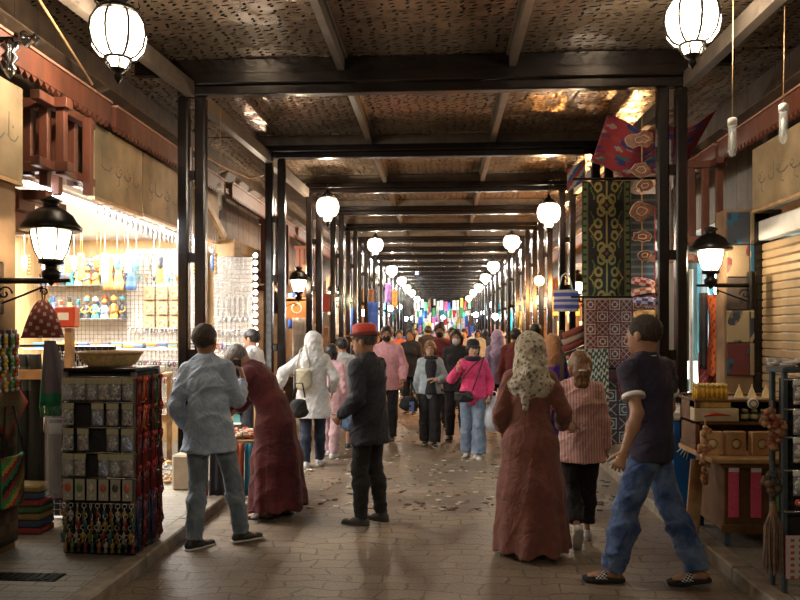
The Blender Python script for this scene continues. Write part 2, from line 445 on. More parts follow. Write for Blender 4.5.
    def arm(s,sd,o,frac=1.,o2=None,k=.025,cap=True):
        o2=o if o2 is None else o2; b=s.b; a,e,w=s.sh[sd],s.elb[sd],s.wri[sd]
        L=[]; r=[.05*b,.039*b,.028*b]
        if frac>=1:
            fr=min(frac-1,1)*1.; q=e+(w-e)*fr
            L.append(cone(a,e,r[0]+o,r[1]+o,k=k))
            L.append(cone(e,e+(w-e)*.35*min(1,fr/.35),r[1]+o,.041*b+(o+o2)/2,k=k))
            if fr>.35: L.append(cone(e+(w-e)*.35,q,.041*b+(o+o2)/2,r[2]+o2,k=k,cap=1 if cap else None))
        else: L.append(cone(a,a+(e-a)*frac,r[0]+o,r[0]+(r[1]-r[0])*frac+o2,k=k,cap=1 if cap else None))
        return L
    def leg(s,sd,o,k=.03,frac=2.,flare=0.,zc=None):
        b=s.b; h,kn,an=s.hip[sd],s.knee[sd],s.ank[sd]; o3=o+flare
        L=[cone(h,kn,(.084 if not s.fem else .088)*b+o,.054*b+o,k=k)]
        if frac>1.01:
            cf=kn+(an-kn)*.3-V((0,.012,0)); L+= [cone(kn,cf,.052*b+o,.054*b+o+flare*.3,k=k),cone(cf,kn+(an-kn)*(frac-1),.054*b+o+flare*.3,.033*b+o3,k=k,cap=1 if o>0 else None)]
        else: L[0]=cone(h,h+(kn-h)*frac,.084*b+o,(.084-.03*frac)*b+o3,k=k,cap=1)
        return L
    def foot_frame(s,sd):
        f=rotv(V((0,1,0)),'Z',s.fy[sd]); r=V((f.y,-f.x,0)); p=s.fp[sd]
        f2=f*math.cos(p)-V((0,0,1))*math.sin(p); u=V((0,0,1))*math.cos(p)+f*math.sin(p)
        return s.ank[sd],f2,r,u
    def foot(s,sd):
        a,f,r,u=s.foot_frame(sd); b=a-u*.045
        return [cone(a,b-f*.035,.032,.028,k=.02),cone(b-f*.03,b+f*.10,.028,.026,.026,.02,r,.02),cone(b+f*.10,b+f*.155-u*.006,.034,.03,.018,.012,r,.02)]
    def head(s):
        C,f,u,r=s.hc,s.hf,s.hu,s.hr; fr=(r,f,u)
        L=[ell(C+u*.025-f*.014,(.077,.094,.088),fr,.02),ell(C-u*.03+f*.018,(.061,.072,.086),fr,.03),
           cone(C-u*.075+f*.052,C-u*.098+f*.062,.03,.02,k=.03),
           cone(C+u*.008+f*.086,C-u*.026+f*.107,.008,.0125,k=.010),
           cone(C+u*.022+f*.084-r*.03,C+u*.022+f*.084+r*.03,.011,.011,k=.014),
           ell(C-u*.058+f*.085,(.025,.012,.011),fr,.008),
           cone(s.neck-s.up*.06,C-u*.05-f*.02,.056*s.b**.5,.05*s.b**.5,k=.03)]
        for sd in (-1,1):
            L.append(ell(C+u*.002+f*.094+r*.031*sd,(.017,.012,.011),fr,.012,sub=True))
            L.append(ell(C-u*.008-f*.006+r*sd*.078,(.009,.019,.031),fr,.006))
        return L
    def hand(s,sd):
        w,d,n,c=s.wri[sd],s.hd[sd],s.pn[sd],s.curl[sd]; x=d.cross(n)            # x runs across the knuckles
        if x.dot(V((0,1,0)))<0: x=-x
        x=x.normalized(); L=[cone(w-d*.03,w+d*.02,.026,.025,.022,.019,x,.02)]; K=w+d*.095
        L+=[cone(w+d*.015,K-x*.018,.024,.022,.014,.013,x,.015),cone(w+d*.015,K+x*.014,.024,.024,.014,.013,x,.015)]
        for i,(off,l) in enumerate(((-.033,.062),(-.011,.078),(.011,.084),(.032,.076))):
            p=K+x*off-d*(.008 if i==0 else 0); a=0; sp=x*(off*.9)
            for j,q in enumerate((.48,.3,.22)):
                a+=R(c*(1,1.15,.7)[j]); dd=(d*math.cos(a)+n*math.sin(a)+sp).normalized(); e=p+dd*l*q
                L.append(cone(p,e,.0092-.0006*j,.0088-.0008*j,k=.003)); p=e
        p=w+d*.025+x*.022; td=(d*.75+x*.62+n*.3).normalized()
        for l,r0,r1 in ((.042,.014,.012),(.032,.011,.010),(.026,.0098,.008)):
            e=p+td*l; L.append(cone(p,e,r0,r1,k=.006)); p=e; td=(td+n*.25+d*.25).normalized()
        return L
SKIN={k:mat('skin_'+k,c,.5,0,.1,14,.08,.002) for k,c in dict(tan=(.36,.19,.115),brown=(.24,.12,.07),fair=(.46,.28,.19)).items()}
HAIRM={k:mat('hair_'+k,c,.5 if k!='short' else .8,0,.6,70,.8,.008,stretch=(1,1,.12)) for k,c in dict(black=(.012,.009,.008),brown=(.17,.085,.04),grey=(.10,.09,.085),short=(.035,.024,.018)).items()}
EYEW=mat('eye_white',(.42,.38,.34),.3,0,.05,9,0); EYED=mat('dark_iris',(.02,.012,.008),.2,0,.1,9,0); LIPS=mat('lips',(.30,.10,.08),.45,0,.1,20,0)
BLACKC=cloth('black_cloth',(.012,.012,.014)); 
def folds(cx,cy,n,amp,ztop,zbot,ph=0.):
    def f(X,Y,Z):
        th=np.arctan2(Y-cy,X-cx); k=np.clip((ztop-Z)/(ztop-zbot),0,1)**1.2
        return -k*amp*(np.sin(n*th+ph+1.2*np.sin(2*th+3*Z))*.6+np.sin((n*.5+1)*th+2*ph)*.4)
    return f
def part(root,name,mats,vf,sc,label=None,parent=None):
    o=link(name,np_mesh(name,vf if isinstance(vf,list) else [vf],mats,sc),parent or root)
    if label: o['label']=label
    return o
def person(loc,heading,h,label,F,skin='tan',wear=(),hres=.006,bres=.010,cres=.010,detail=True,face=True,group=None,seed=0):
    """wear: list of callables (F, root, sc, cres) -> add clothing children"""
    sc=h/1.75; root=empty('person',loc,R(heading),label,'person',group)
    bod=F.torso(0)+F.shoulders(0)+[q for sd in (-1,1) for q in F.arm(sd,0,2.,cap=False)]+F.bust(-.012)
    for sd in (-1,1): bod+=[p for p in F.leg(sd,-.006)]+F.foot(sd)
    if detail:
        parts=[solve(bod,bres),solve(F.head(),hres)]+[solve(F.hand(sd),.0045 if bres<.012 else .008,pad=.015) for sd in (-1,1)]
    else: parts=[solve(bod+F.head()+[q for sd in (-1,1) for q in F.hand(sd)],bres)]
    part(root,'body',SKIN[skin],parts,sc)
    if face:
        for sd in (-1,1):
            m=MB(); c=F.hc+F.hu*.001+F.hf*.0815+F.hr*sd*.031
            m.ball(c*sc,(.0112*sc,.0112*sc,.0085*sc),10,7); m.mi=1; m.ball((c+F.hf*.0068)*sc,.0062*sc,8,6); m.build('eye',[EYEW,EYED],root)
            m=MB(); c=F.hc+F.hu*.025+F.hf*.094+F.hr*sd*.03; hm=F.hr*.02
            m.tube([(c-hm-F.hf*.003)*sc,(c+F.hu*.004)*sc,(c+hm-F.hf*.006)*sc],[.002*sc,.0042*sc,.002*sc],6); m.build('eyebrow',HAIRM['black'],root)
        m=MB(); c=F.hc-F.hu*.058+F.hf*.094
        m.tube([(c-F.hr*.023-F.hf*.008)*sc,(c-F.hr*.008)*sc,(c+F.hr*.008)*sc,(c+F.hr*.023-F.hf*.008)*sc],[.002*sc,.0065*sc,.0065*sc,.002*sc],6); m.build('lips',LIPS,root)
    for w in wear: w(F,root,sc,cres)
    hb=A3(F.hb); hu=A3(F.hu); hc=A3(F.hc)
    def walk(o):
        for c in o.children:
            me=c.data; n=len(me.vertices); co=np.empty(n*3,np.float32); me.vertices.foreach_get('co',co); p=co.reshape(-1,3)/sc; d=p-hb
            t=np.clip((d@hu+.03)/.06,0,1)*np.clip((.34-np.linalg.norm(p-hc,axis=1))/.08,0,1)
            if t.max()>0: p=hb+d*(1+.10*t[:,None]); me.vertices.foreach_set('co',(p*sc).astype(np.float32).ravel()); me.update()
            walk(c)
    walk(root)
    return root
# ---- clothing
def top(m,name='shirt',o=.018,sl=2.,o2=None,hem=-.12,hw=.02,wr=.010,fr=26,seed=0.,belt=None,label=None,open_=None,collar=None,hoff=None):
    def w(F,root,sc,res):
        b=F.st[0]; hc=F.pel+V((0,0,hem)); L=F.torso(o)+F.shoulders(o)+F.bust(o*.6)
        L.append(cone(F.pel+V((0,0,.03)),hc,.165*F.b+o,(.192 if hem>-.3 else .2)*F.b+o+hw,.115*F.b+o,.13*F.b+o+hw,F.rt0,.04,cap=1))
        if wr>.004: L.append(cone(F.waist-V((0,0,.02)),F.waist+V((0,0,.05)),b[1]+o-.012,b[1]+o-.012,b[2]+o-.005,b[2]+o-.005,F.rt0,.05))
        for sd in (-1,1): L+=F.arm(sd,o*.9,sl,o2 if o2 is not None else o*.75)
        if collar: L.append(cone(F.neck-F.up*.03,F.neck+F.up*.025,.068,.062,k=.01,cap=1))
        nf=noise3(fr,wr,seed); n2=noise3(fr*2.3,wr*.35,seed+2)
        part(root,name,m,solve(L,res,lambda X,Y,Z:nf(X,Y,Z)+n2(X,Y,Z)),sc,label)
    return w
def trousers(m,o=.016,fr=2.,flare=.01,wr=.009,seed=0.,name='trousers',zc=.05,label=None):
    def w(F,root,sc,res):
        L=F.torso(o*.55,0,2)
        for sd in (-1,1): L+=F.leg(sd,o,frac=fr,flare=flare)
        nf=noise3(30,wr,seed); n2=noise3(60,wr*.4,seed)
        part(root,name,m,solve(L,res,lambda X,Y,Z:(nf(X,Y,Z)+n2(X,Y,Z))*np.clip((1.0-Z)*1.5+.2,.2,1.3)),sc,label)
    return w
def robe(m,hem=.06,hw=.28,hd=.24,o=.03,sl=1.95,o2=.03,n=11,amp=.02,name='robe',ph=0.,hipw=.19,hcx=0,hcy=0,label=None):
    def w(F,root,sc,res):
        L=F.torso(o,1)+F.shoulders(o)+F.bust(o*.7)
        mid=(F.ank[-1]+F.ank[1])/2; hc=V((mid.x+hcx,mid.y+hcy,hem)); kn=F.pel.lerp(hc,.45)
        L+=[cone(F.waist,F.pel-V((0,0,.05)),F.st[2][1]+o,hipw,F.st[2][2]+o,hipw*.78,F.rt0,.05),
            cone(F.pel-V((0,0,.05)),kn,hipw,(hipw+hw)/2,hipw*.78,(hipw*.78+hd)/2,F.rt0,.05),
            cone(kn,hc,(hipw+hw)/2,hw,(hipw*.78+hd)/2,hd,F.rt0,.05,cap=1)]
        for sd in (-1,1): L+=F.arm(sd,o,sl,o2)
        f1=folds(hc.x,hc.y,n,amp,F.pel.z+.05,hem,ph); f2=noise3(20,.010,ph)
        part(root,name,m,solve(L,res,lambda X,Y,Z:f1(X,Y,Z)+f2(X,Y,Z)),sc,label)
    return w
def skirtband(): pass
def hair(m='black',long=0,tail=False,bun=False,o=.010,back=0.,name='hair',vol=0.):
    def w(F,root,sc,res):
        C,f,u,r=F.hc,F.hf,F.hu,F.hr; fr=(r,f,u)
        L=[ell(C+u*.03-f*.016,(.079+o,.096+o,.088+o),fr,.01)]
        if long: 
            L+=[cone(C-f*.055+u*.0,C-f*.07-u*(.06+long),.075,.05,.045,.025,r,.03)]
            L+=[cone(C+r*sd*.072-f*.02+u*.0,C+r*sd*.07-f*.02-u*(.05+long*.8),.026,.018,k=.03) for sd in (-1,1)]
        if bun: L+=[ell(C-f*.115+u*.0,.045,None,.02)]
        L+=[ell(C-u*.035+f*.075,(.066,.062,.082),fr,.012,sub=True),ell(C-u*.085+f*.015,(.12,.08 if not long else .05,.055),fr,.01,sub=True)]
        if not long:
            L+=[ell(C-u*.008+f*.012+r*sd*.085,(.02,.026,.03),fr,.008,sub=True) for sd in (-1,1)]
            if not tail: L+=[ell(C-u*.115-f*.06,(.1,.07,.04),fr,.01,sub=True)]
        n=noise3(90,.005,1.); part(root,name,HAIRM[m],solve(L,min(res,.008),lambda X,Y,Z:n(X,Y,Z)),sc)
        if tail:
            n3=noise3(80,.006,2.)
            T=[cone(C-f*.085+u*.03,C-f*.115-u*.05,.060,.068,.035,.045,r,.04),cone(C-f*.115-u*.05,C-f*.12-u*.15,.068,.064,.045,.038,r,.03),cone(C-f*.12-u*.15,C-f*.11-u*.25,.064,.026,.036,.014,r,.03)]
            part(root,'ponytail',HAIRM[m],solve(T,.007,lambda X,Y,Z:n3(X,Y,Z)),sc)
            q=MB(); q.tube([(C-f*.165-u*.035-r*.03)*sc,(C-f*.172-u*.035)*sc,(C-f*.165-u*.035+r*.03)*sc],.007*sc,6); q.build('hair_clip',WHITEP,root)
    return w
def hijab(m,tail=False,long=.1,name='headscarf',o=.018):
    def w(F,root,sc,res):
        C,f,u,r=F.hc,F.hf,F.hu,F.hr; fr=(r,f,u)
        L=[ell(C+u*.025-f*.016,(.081+o,.098+o,.092+o),fr,.02),cone(C-f*.01,F.neck+F.up*.0,.088+o*.5,.10,.095,.09,r,.04),
           cone(F.neck+F.up*.03,F.neck-F.up*(.02+long)-F.fw*.02,.125,.195,.115,.14,F.rt,.05)]
        if long>.05: L.append(cone(F.neck-F.fw*.05,F.neck-F.up*(.1+long)-F.fw*.10,.10,.12,.05,.03,F.rt,.05))
        if tail: L.append(cone(F.neck-F.up*.03-F.fw*.12-F.rt*.02,F.neck-F.up*.30-F.fw*.145-F.rt*.05,.05,.022,.03,.014,F.rt,.03)); L.append(cone(C-f*.05-u*.04,F.neck-F.fw*.12,.06,.055,k=.04))
        L.append(ell(C-u*.012+f*.088,(.056,.06,.078),fr,.012,sub=True))
        n1=noise3(34,.010,1.3);n2=noise3(70,.005,.4)
        part(root,name,m,solve(L,min(res,.009),lambda X,Y,Z:n1(X,Y,Z)+n2(X,Y,Z)),sc)
    return w
def hatw(kind,m,band=None,label=None):
    def w(F,root,sc,res):
        C,f,u,r=F.hc,F.hf,F.hu,F.hr
        e=empty_none=None
        me=MB(); T=Matrix((r,f,u)).transposed()
        def X(p): return (T@V(p)+C)*sc
        n=28; 
        if kind=='fedora':
            prof=[(.145,.052,.012),(.142,.046,.006),(.10,.048,0),(.094,.06,0),(.092,.10,0),(.085,.135,0),(.07,.150,-.004),(.04,.146,-.010),(.0,.140,-.012)]
            vs=[]
            for rr,z,up in prof:
                for k in range(n):
                    th=2*PI*k/n; zz=z+(.014*abs(math.cos(th))**2 if rr>.12 else 0)
                    if rr<.08: zz-= .012*(1-abs(math.cos(th)))
                    vs.append(X((rr*.93*math.cos(th),rr*1.12*math.sin(th)-.01,zz)))
            fs=[(i*n+k,i*n+(k+1)%n,(i+1)*n+(k+1)%n,(i+1)*n+k) for i in range(len(prof)-1) for k in range(n)]
            me.add(vs,fs,True); o=me.build('hat',m,root,label=label)
            b=MB(); vs=[X((rr*.93*math.cos(2*PI*k/n),rr*1.12*math.sin(2*PI*k/n)-.01,z)) for rr,z in ((.0985,.052),(.0975,.078)) for k in range(n)]
            b.add(vs,[(k,(k+1)%n,n+(k+1)%n,n+k) for k in range(n)],True); b.build('hat_band',band or m,o)
        else:
            prof=[(.098,.035),(.099,.06),(.094,.09),(.075,.118),(.04,.132),(0,.136)]
            vs=[X((rr*.9*math.cos(2*PI*k/n),rr*1.08*math.sin(2*PI*k/n)-.012,z)) for rr,z in prof for k in range(n)]
            me.add(vs,[(i*n+k,i*n+(k+1)%n,(i+1)*n+(k+1)%n,(i+1)*n+k) for i in range(len(prof)-1) for k in range(n)],True)
            if kind=='cap':
                def br(a,b): x=(a-.5)*.15; return X((x,.085+.075*b*(1-(2*(a-.5))**2*.5),.045-.02*b-(x*x)*2))
                me.sheet(br,8,4,.004)
            me.build('cap',m,root,label=label)
    return w
def shoes(mu,ms=None,kind='sneaker',name='shoe'):
    ms=ms or WHITEP
    def w(F,root,sc,res):
        for sd in (-1,1):
            a,f,r,u=F.foot_frame(sd); b=a-u*.045; zb=-.028
            def flat(L): return L
            if kind=='sandal':
                m=MB(); 
                def sl(p,q):
                    y=-.075+.27*q; wd=.040+.012*math.sin(PI*min(1,q*1.05))+(.008 if q>.5 else 0); wd*=(1-max(0,q-.88)*4.) 
                    return (b+f*y+r*(p-.5)*2*wd*(1 if q>.04 else .7)-u*.026)*sc
                m.sheet(sl,6,14,.022*sc); o=m.build('sandal',BLACKC,root)
                m=MB()
                def st(p,q):
                    th=PI*p; return (b+f*(.045+.075*q)+r*math.cos(th)*(.047)+u*(math.sin(th)*(.046-.016*q)-.022))*sc
                m.sheet(st,12,6,.006*sc,lambda p,q:((.6,.6,.6) if (int(p*12)+int(q*6))%2 else (.01,.01,.01))); m.build('strap',VC,o)
                continue
            up=[cone(b-f*.045+u*.0,b+f*.04+u*.0,.038,.038,.036,.036,r,.02),cone(b+f*.03,b+f*.16-u*.008,.042,.036,.030,.018,r,.03),cone(b-f*.03+u*.02,b-f*.02+u*.055,.036,.038,k=.02,cap=1)]
            if kind=='flat': up=up[:2]
            pb=A3(b+u*(-.022)); nn=-A3(u); cut=(tuple(nn),float(nn@pb))
            o=part(root,name,mu,solve(up,min(res,.008),None,[cut]),sc)
            so=[cone(b-f*.045-u*.03,b+f*.05-u*.03,.040,.044,.040,.044,r,.02),cone(b+f*.04-u*.03,b+f*.158-u*.03,.046,.038,.046,.038,r,.02)]
            so=[cone(b-f*.045-u*.026,b+f*.03-u*.026,.040,.040,k=.01),cone(b+f*.03-u*.026,b+f*.155-u*.026,.045,.036,k=.02)]
            p1=A3(b-u*.016); p2=A3(b-u*.032); n2=A3(u)
            part(root,'sole',ms,solve(so,min(res,.006),None,[(tuple(n2),float(n2@p1)),(tuple(-n2),float(-n2@p2))]),sc,parent=o)
    return w
def mask(m,name='face_mask'):
    def w(F,root,sc,res):
        C,f,u,r=F.hc,F.hf,F.hu,F.hr; fr=(r,f,u)
        L=[ell(C-u*.052+f*.058,(.056,.052,.050),fr,.01),ell(C-u*.022+f*.092,(.018,.022,.020),fr,.02)]
        o=part(root,name,m,solve(L,.006,None,[(tuple(u),float(u.dot(C)-.012)),(tuple(-f),float(-(f.dot(C))-.035))]),sc)
        q=MB()
        for sd in (-1,1):
            q.tube([(C-u*.03+f*.06+r*sd*.056)*sc,(C-u*.012+f*.02+r*sd*.076)*sc,(C-u*.006-f*.008+r*sd*.083)*sc],.002*sc,5)
        q.build('ear_loop',m,o)
    return w
def stripe_box(fn): pass
# ------------------------------------------------------------------ the street
def paving(name,c1,c2,bw,bh,mort,rough,offs=.5,bumpst=.6,rot=0):
    m,t,b=nt(name); co=coords(t,'Object',(1,1,1),(0,0,rot))
    n=N(t,'ShaderNodeTexNoise',i_Scale=1.3,i_Detail=5.); t.links.new(co,n.inputs['Vector'])
    nf=N(t,'ShaderNodeTexNoise',i_Scale=45.,i_Detail=4.); t.links.new(co,nf.inputs['Vector'])
    wob=N(t,'ShaderNodeTexNoise',i_Scale=3.); t.links.new(co,wob.inputs['Vector'])
    vm=N(t,'ShaderNodeVectorMath',operation='MULTIPLY_ADD'); t.links.new(wob.outputs['Color'],vm.inputs[0]); vm.inputs[1].default_value=((.26,.26,0) if name=='street_setts' else (.05,.05,0)); t.links.new(co,vm.inputs[2])
    br=N(t,'ShaderNodeTexBrick',i_Scale=1.); br.inputs['Brick Width'].default_value=bw; br.inputs['Row Height'].default_value=bh
    br.inputs['Mortar Size'].default_value=mort; br.inputs['Mortar Smooth'].default_value=.4; br.offset=offs
    br.inputs['Color1'].default_value=(*c1,1); br.inputs['Color2'].default_value=(*c2,1); br.inputs['Mortar'].default_value=(*[x*.38 for x in c1],1)
    t.links.new(vm.outputs[0],br.inputs['Vector'])
    c=mix(t,ramp(t,n.outputs[0],[(.38,0.),(.62,.85)]),br.outputs['Color'],[x*.5 for x in c1])
    c=mix(t,ramp(t,nf.outputs[0],[(.3,0.),(.75,.35)]),c,[min(1,x*1.5) for x in c2])
    t.links.new(c,b.inputs['Base Color'])
    t.links.new(ramp(t,n.outputs[0],[(.3,rough+.15),(.7,rough-.1)]),b.inputs['Roughness'])
    h=mth(t,'ADD',mth(t,'MULTIPLY',br.outputs['Fac'],-1.),mth(t,'MULTIPLY',nf.outputs[0],.35)); bump(t,b,h,bumpst,.012); return m
PAVE=paving('street_setts',(.15,.112,.078),(.25,.195,.14),.27,.15,.009,.42,bumpst=.7)
WALK=paving('pavement_slabs',(.21,.19,.155),(.27,.245,.20),.30,.10,.008,.6,bumpst=.5)
KERB=mat('worn_kerb_stone',(.20,.165,.125),.7,0,.35,9,.5)
m=MB(); m.box((-2.1,-2,-.2),(1.95,66,0)); m.build('floor',PAVE,kind='structure')
for side,a,b in (('left',-7,-2.25),('right',2.10,7)):
    m=MB(); m.box((a,-2,-.2),(b,66,.095)); m.build('floor_pavement_'+side,WALK,kind='structure')
for side,a,b in (('left',-2.25,-2.1),('right',1.95,2.10)):
    m=MB()
    y=-2
    while y<66: m.box((a,y,-.2),(b,y+.99,.1),.012); y+=1.0
    m.build('trim_kerb_'+side,KERB,kind='structure')
# perforated roof panels
def perforated():
    m,t,b=nt('perforated_roof_sheet'); tc=coords(t,'Object',(8.5,14,1))
    v=N(t,'ShaderNodeTexVoronoi',i_Scale=1.,i_Randomness=.55); v.feature='F1'; t.links.new(tc,v.inputs['Vector'])
    # each hole is a short slot turned its own way
    sub=N(t,'ShaderNodeVectorMath',operation='SUBTRACT'); t.links.new(tc,sub.inputs[0]); t.links.new(v.outputs['Position'],sub.inputs[1])
    sc=N(t,'ShaderNodeSeparateColor'); t.links.new(v.outputs['Color'],sc.inputs[0])
    rt=N(t,'ShaderNodeVectorRotate',rotation_type='Z_AXIS'); t.links.new(sub.outputs[0],rt.inputs[0]); t.links.new(mth(t,'MULTIPLY',sc.outputs[0],1.6),rt.inputs['Angle'])
    s2=N(t,'ShaderNodeVectorMath',operation='MULTIPLY'); s2.inputs[1].default_value=(2.6,6.5,0); t.links.new(rt.outputs[0],s2.inputs[0])
    ln=N(t,'ShaderNodeVectorMath',operation='LENGTH'); t.links.new(s2.outputs[0],ln.inputs[0])
    hole=ramp(t,ln.outputs['Value'],[(.85,1.),(.95,0.)])
    n=N(t,'ShaderNodeTexNoise',i_Scale=1.6,i_Detail=5.); t.links.new(coords(t),n.inputs['Vector'])
    base=ramp(t,n.outputs[0],[(.3,(.15,.105,.07)),(.7,(.33,.24,.16))])
    t.links.new(mix(t,hole,base,(.004,.004,.004)),b.inputs['Base Color'])
    t.links.new(mix(t,hole,(.24,)*3,(1,)*3),b.inputs['Roughness']); b.inputs['Metallic'].default_value=.6
    t.links.new(mth(t,'MULTIPLY_ADD',hole,-.45),b.inputs['Specular IOR Level'])
    n2=N(t,'ShaderNodeTexNoise',i_Scale=2.2); t.links.new(coords(t),n2.inputs['Vector'])
    bump(t,b,mth(t,'ADD',mth(t,'MULTIPLY',hole,-.3),mth(t,'MULTIPLY',n2.outputs[0],2.2)),.45,.04); return m
PERF=perforated()
FR=[7.35,10.3]+[12.95+2.5*i for i in range(19)]
LX=[-2.60,-2.42,-2.33]+[-2.28]*30; RX=[2.28,2.24,2.2]+[2.17]*30
ys=[1.0,4.3]+FR+[62]
for i in range(len(ys)-1):
    m=MB(); m.box((-3.9,ys[i]+.03,4.50),(-1.08,ys[i+1]-.03,4.54)); m.box((-1.0,ys[i]+.03,4.50),(.66,ys[i+1]-.03,4.54)); m.box((.74,ys[i]+.03,4.50),(3.9,ys[i+1]-.03,4.54))
    m.build('ceiling_panel_%d'%(i+1),PERF,kind='structure')
m=MB(); m.box((-7,-2,5.3),(7,66,5.4)); m.build('ceiling',OLDW,kind='structure')
for nme,x in (('left',-1.04),('right',.70)):
    for i in range(len(ys)-1):
        m=MB(); m.beam((x,ys[i]+.04,4.41),(x,ys[i+1]-.04,4.41),.07,.12); m.beam((x,ys[i]+.04,4.483),(x,ys[i+1]-.04,4.483),.12,.03); m.build('trim_roof_rail_%s_%d'%(nme,i+1),PALEB if i<9 else PALEW,kind='structure')
for nme,X_ in (('left',LX),('right',RX)):
    for i in range(len(ys)-1):
        x0=X_[max(i-1,0)]+(-.18 if nme=='left' else .18); x1=X_[min(i,40)]+(-.18 if nme=='left' else .18)
        m=MB(); m.beam((x0,ys[i]+.07,4.16),(x1,ys[i+1]-.07,4.18),.09,.15); m.build('trim_eave_beam_%s_%d'%(nme,i+1),PALEB if i<4 else LACQ,kind='structure')
# portal frames
for i,y in enumerate(FR):
    xl,xr=LX[i],RX[i]
    root=empty('portal_frame',(0,y,0),0,None,'frame','dark portal frames spanning the street')
    names=['first dark portal frame with posts behind the man in polo shirt and freezer','second dark portal frame, its right post beside the hanging carpets','third dark portal frame down the lane']
    root['label']=names[i] if i<3 else 'glossy dark portal frame spanning the covered lane further down'
    if i>=3: root['group']='distant portal frames down the lane'
    else: del root['group']
    for sd,x in ((-1,xl),(1,xr)):
        for dx in (-.09,.09):
            m=MB(); m.box((x+dx-.055,-.055,.1),(x+dx+.055,.055,4.118 if i==0 else 4.166),.014); m.build('post',LACQ,root)
        for z in (.55,1.45,2.45,3.3):
            m=MB(); m.box((x-.036,-.04,z-.05),(x+.036,.04,z+.05),.006); m.build('spacer_block',LACQ,root)
        for ddx in (0,):
            m=MB(); m.box((x-.028,-.012,2.5),(x-.002,.012,3.6),.003); m.build('rod',CHROME if i<3 else LACQ,root)
        if i<6:
            m=MB(); m.box((x-.17,-.13,.096),(x+.17,.13,.1+.36),.02) if False else m.box((x-.16,-.07,.0951),(x+.16,.07,.12),.004); m.build('base_plate',LACQ,root)
    bz=4.122 if i==0 else 4.17; h1,h2=(.10,.12) if i==0 else (.085,.095)
    m=MB(); m.box((xl-.145,-.06,bz),(xr+.145,.06,bz+h1),.012); m.build('lower_beam',LACQ,root)
    m=MB(); m.box((xl-.145,-.09,bz+h1+.003),(xr+.145,.09,bz+h1+h2),.012); m.build('upper_beam',LACQ,root)
    m=MB()
    if i==0: m.box((xl-.6,-.05,bz+h1+h2+.003),(xr+.6,.05,4.49),.004)
    else: m.box((xl-.3,-.03,bz+h1+h2+.003),(xr+.3,.03,4.49),.004)
    m.build('fascia_plate',LACQ if i==0 else PALEB,root)
m=MB(); m.box((-2.71,7.05,.0951),(-2.50,7.25,.45),.02); m.build('plinth',mat('cast_concrete',(.33,.27,.19),.85,0,.2,8,.4),None,'beige concrete block at the foot of the left posts','block')

# facades -------------------------------------------------------------
STONE=paving('stone_block_wall',(.20,.14,.075),(.27,.20,.12),.5,.26,.012,.8,bumpst=.6)
def vertical(mt):  # turn the brick pattern upright for walls
    for n in mt.node_tree.nodes:
        if n.type=='MAPPING': n.inputs['Rotation'].default_value=(R(90),0,0)
vertical(STONE)
STONEY=paving('stone_block_wall_side',(.20,.14,.075),(.27,.20,.12),.5,.26,.012,.8,bumpst=.6)
for n in STONEY.node_tree.nodes:
    if n.type=='MAPPING': n.inputs['Rotation'].default_value=(0,R(90),R(90))
m=MB(); m.box((-6.2,-2,.095),(-6.0,66,5.3)); m.build('wall_left',OLDW,kind='structure')
m=MB(); m.box((6.0,-2,.095),(6.2,66,5.3)); m.build('wall_right',OLDW,kind='structure')
m=MB(); m.box((-6.2,63.5,-.2),(6.2,63.7,5.3)); m.build('wall_back',OLDW,kind='structure')
# upper boarded walls above the shops
for side,x,s in (('left',-3.62,-1),('right',3.58,1)):
    m=MB(); y=.5
    while y<62:
        w=.28+.12*rnd.random(); m.box((x-.03*rnd.random(),y,3.02),(x+.08,y+w-.008,5.3)) if s<0 else m.box((x-.08,y,3.02),(x+.03*rnd.random(),y+w-.008,5.3)); y+=w
    m.build('wall_upper_'+side,OLDW,kind='structure')
# red painted eaves with toothed edge
def eave(x,y0,y1,s,label,z=3.81):
    root=empty('eave_board',(x,y0,0),0,label,'eave'); L=y1-y0
    m=MB(); m.beam((0,0,z-.09),(0,L,z-.09),.05,.18); m.build('board',REDW,root)
    m=MB(); m.beam((-s*.0,0,z+.01),(0,L,z+.01),.09,.02); m.build('capping',mat('worn_pink_edge',(.30,.15,.10),.4,0,.2,12,.1),root)
    m=MB(); n=int(L/.085)
    for i in range(n):
        yy=L*(i+.5)/n; m.add([(-.018,yy-.038,z-.18),(-.018,yy+.038,z-.18),(-.018,yy,z-.225),(.018,yy-.038,z-.18),(.018,yy+.038,z-.18),(.018,yy,z-.225)],[(0,1,2),(5,4,3),(0,2,5,3),(1,4,5,2),(0,3,4,1)])
    m.build('tooth_trim',REDW,root)
    for i in range(int(L/.6)):
        m=MB(); m.beam((0,i*.6+.3,z-.03),(s*.36,i*.6+.3,z+.13),.05,.08); m.build('rafter',OLDW,root)
    m=MB(); m.beam((s*.19,0,z+.12),(s*.19,L,z+.12),.34,.02,(s*.4,0,1)); m.build('eave_roof',OLDW,root)
eave(-3.12,3.2,6.55,-1,'long red painted eave board above the lattice bracket, left side')
eave(-3.12,6.65,10.1,-1,'red painted eave board above the jewellery shop, left side')
eave(-3.05,10.2,14.6,-1,'red eave board beyond the jewellery shop, behind left posts')
eave(-3.0,14.7,24,-1,'far red eave board on the left side of the lane')
eave(3.12,3.5,8.3,1,'red painted eave board above the closed shutter, right side')
eave(3.12,8.4,12,1,'red eave board behind the right posts and glass tubes')
eave(3.05,12.2,24,1,'far red eave board on the right side of the lane')
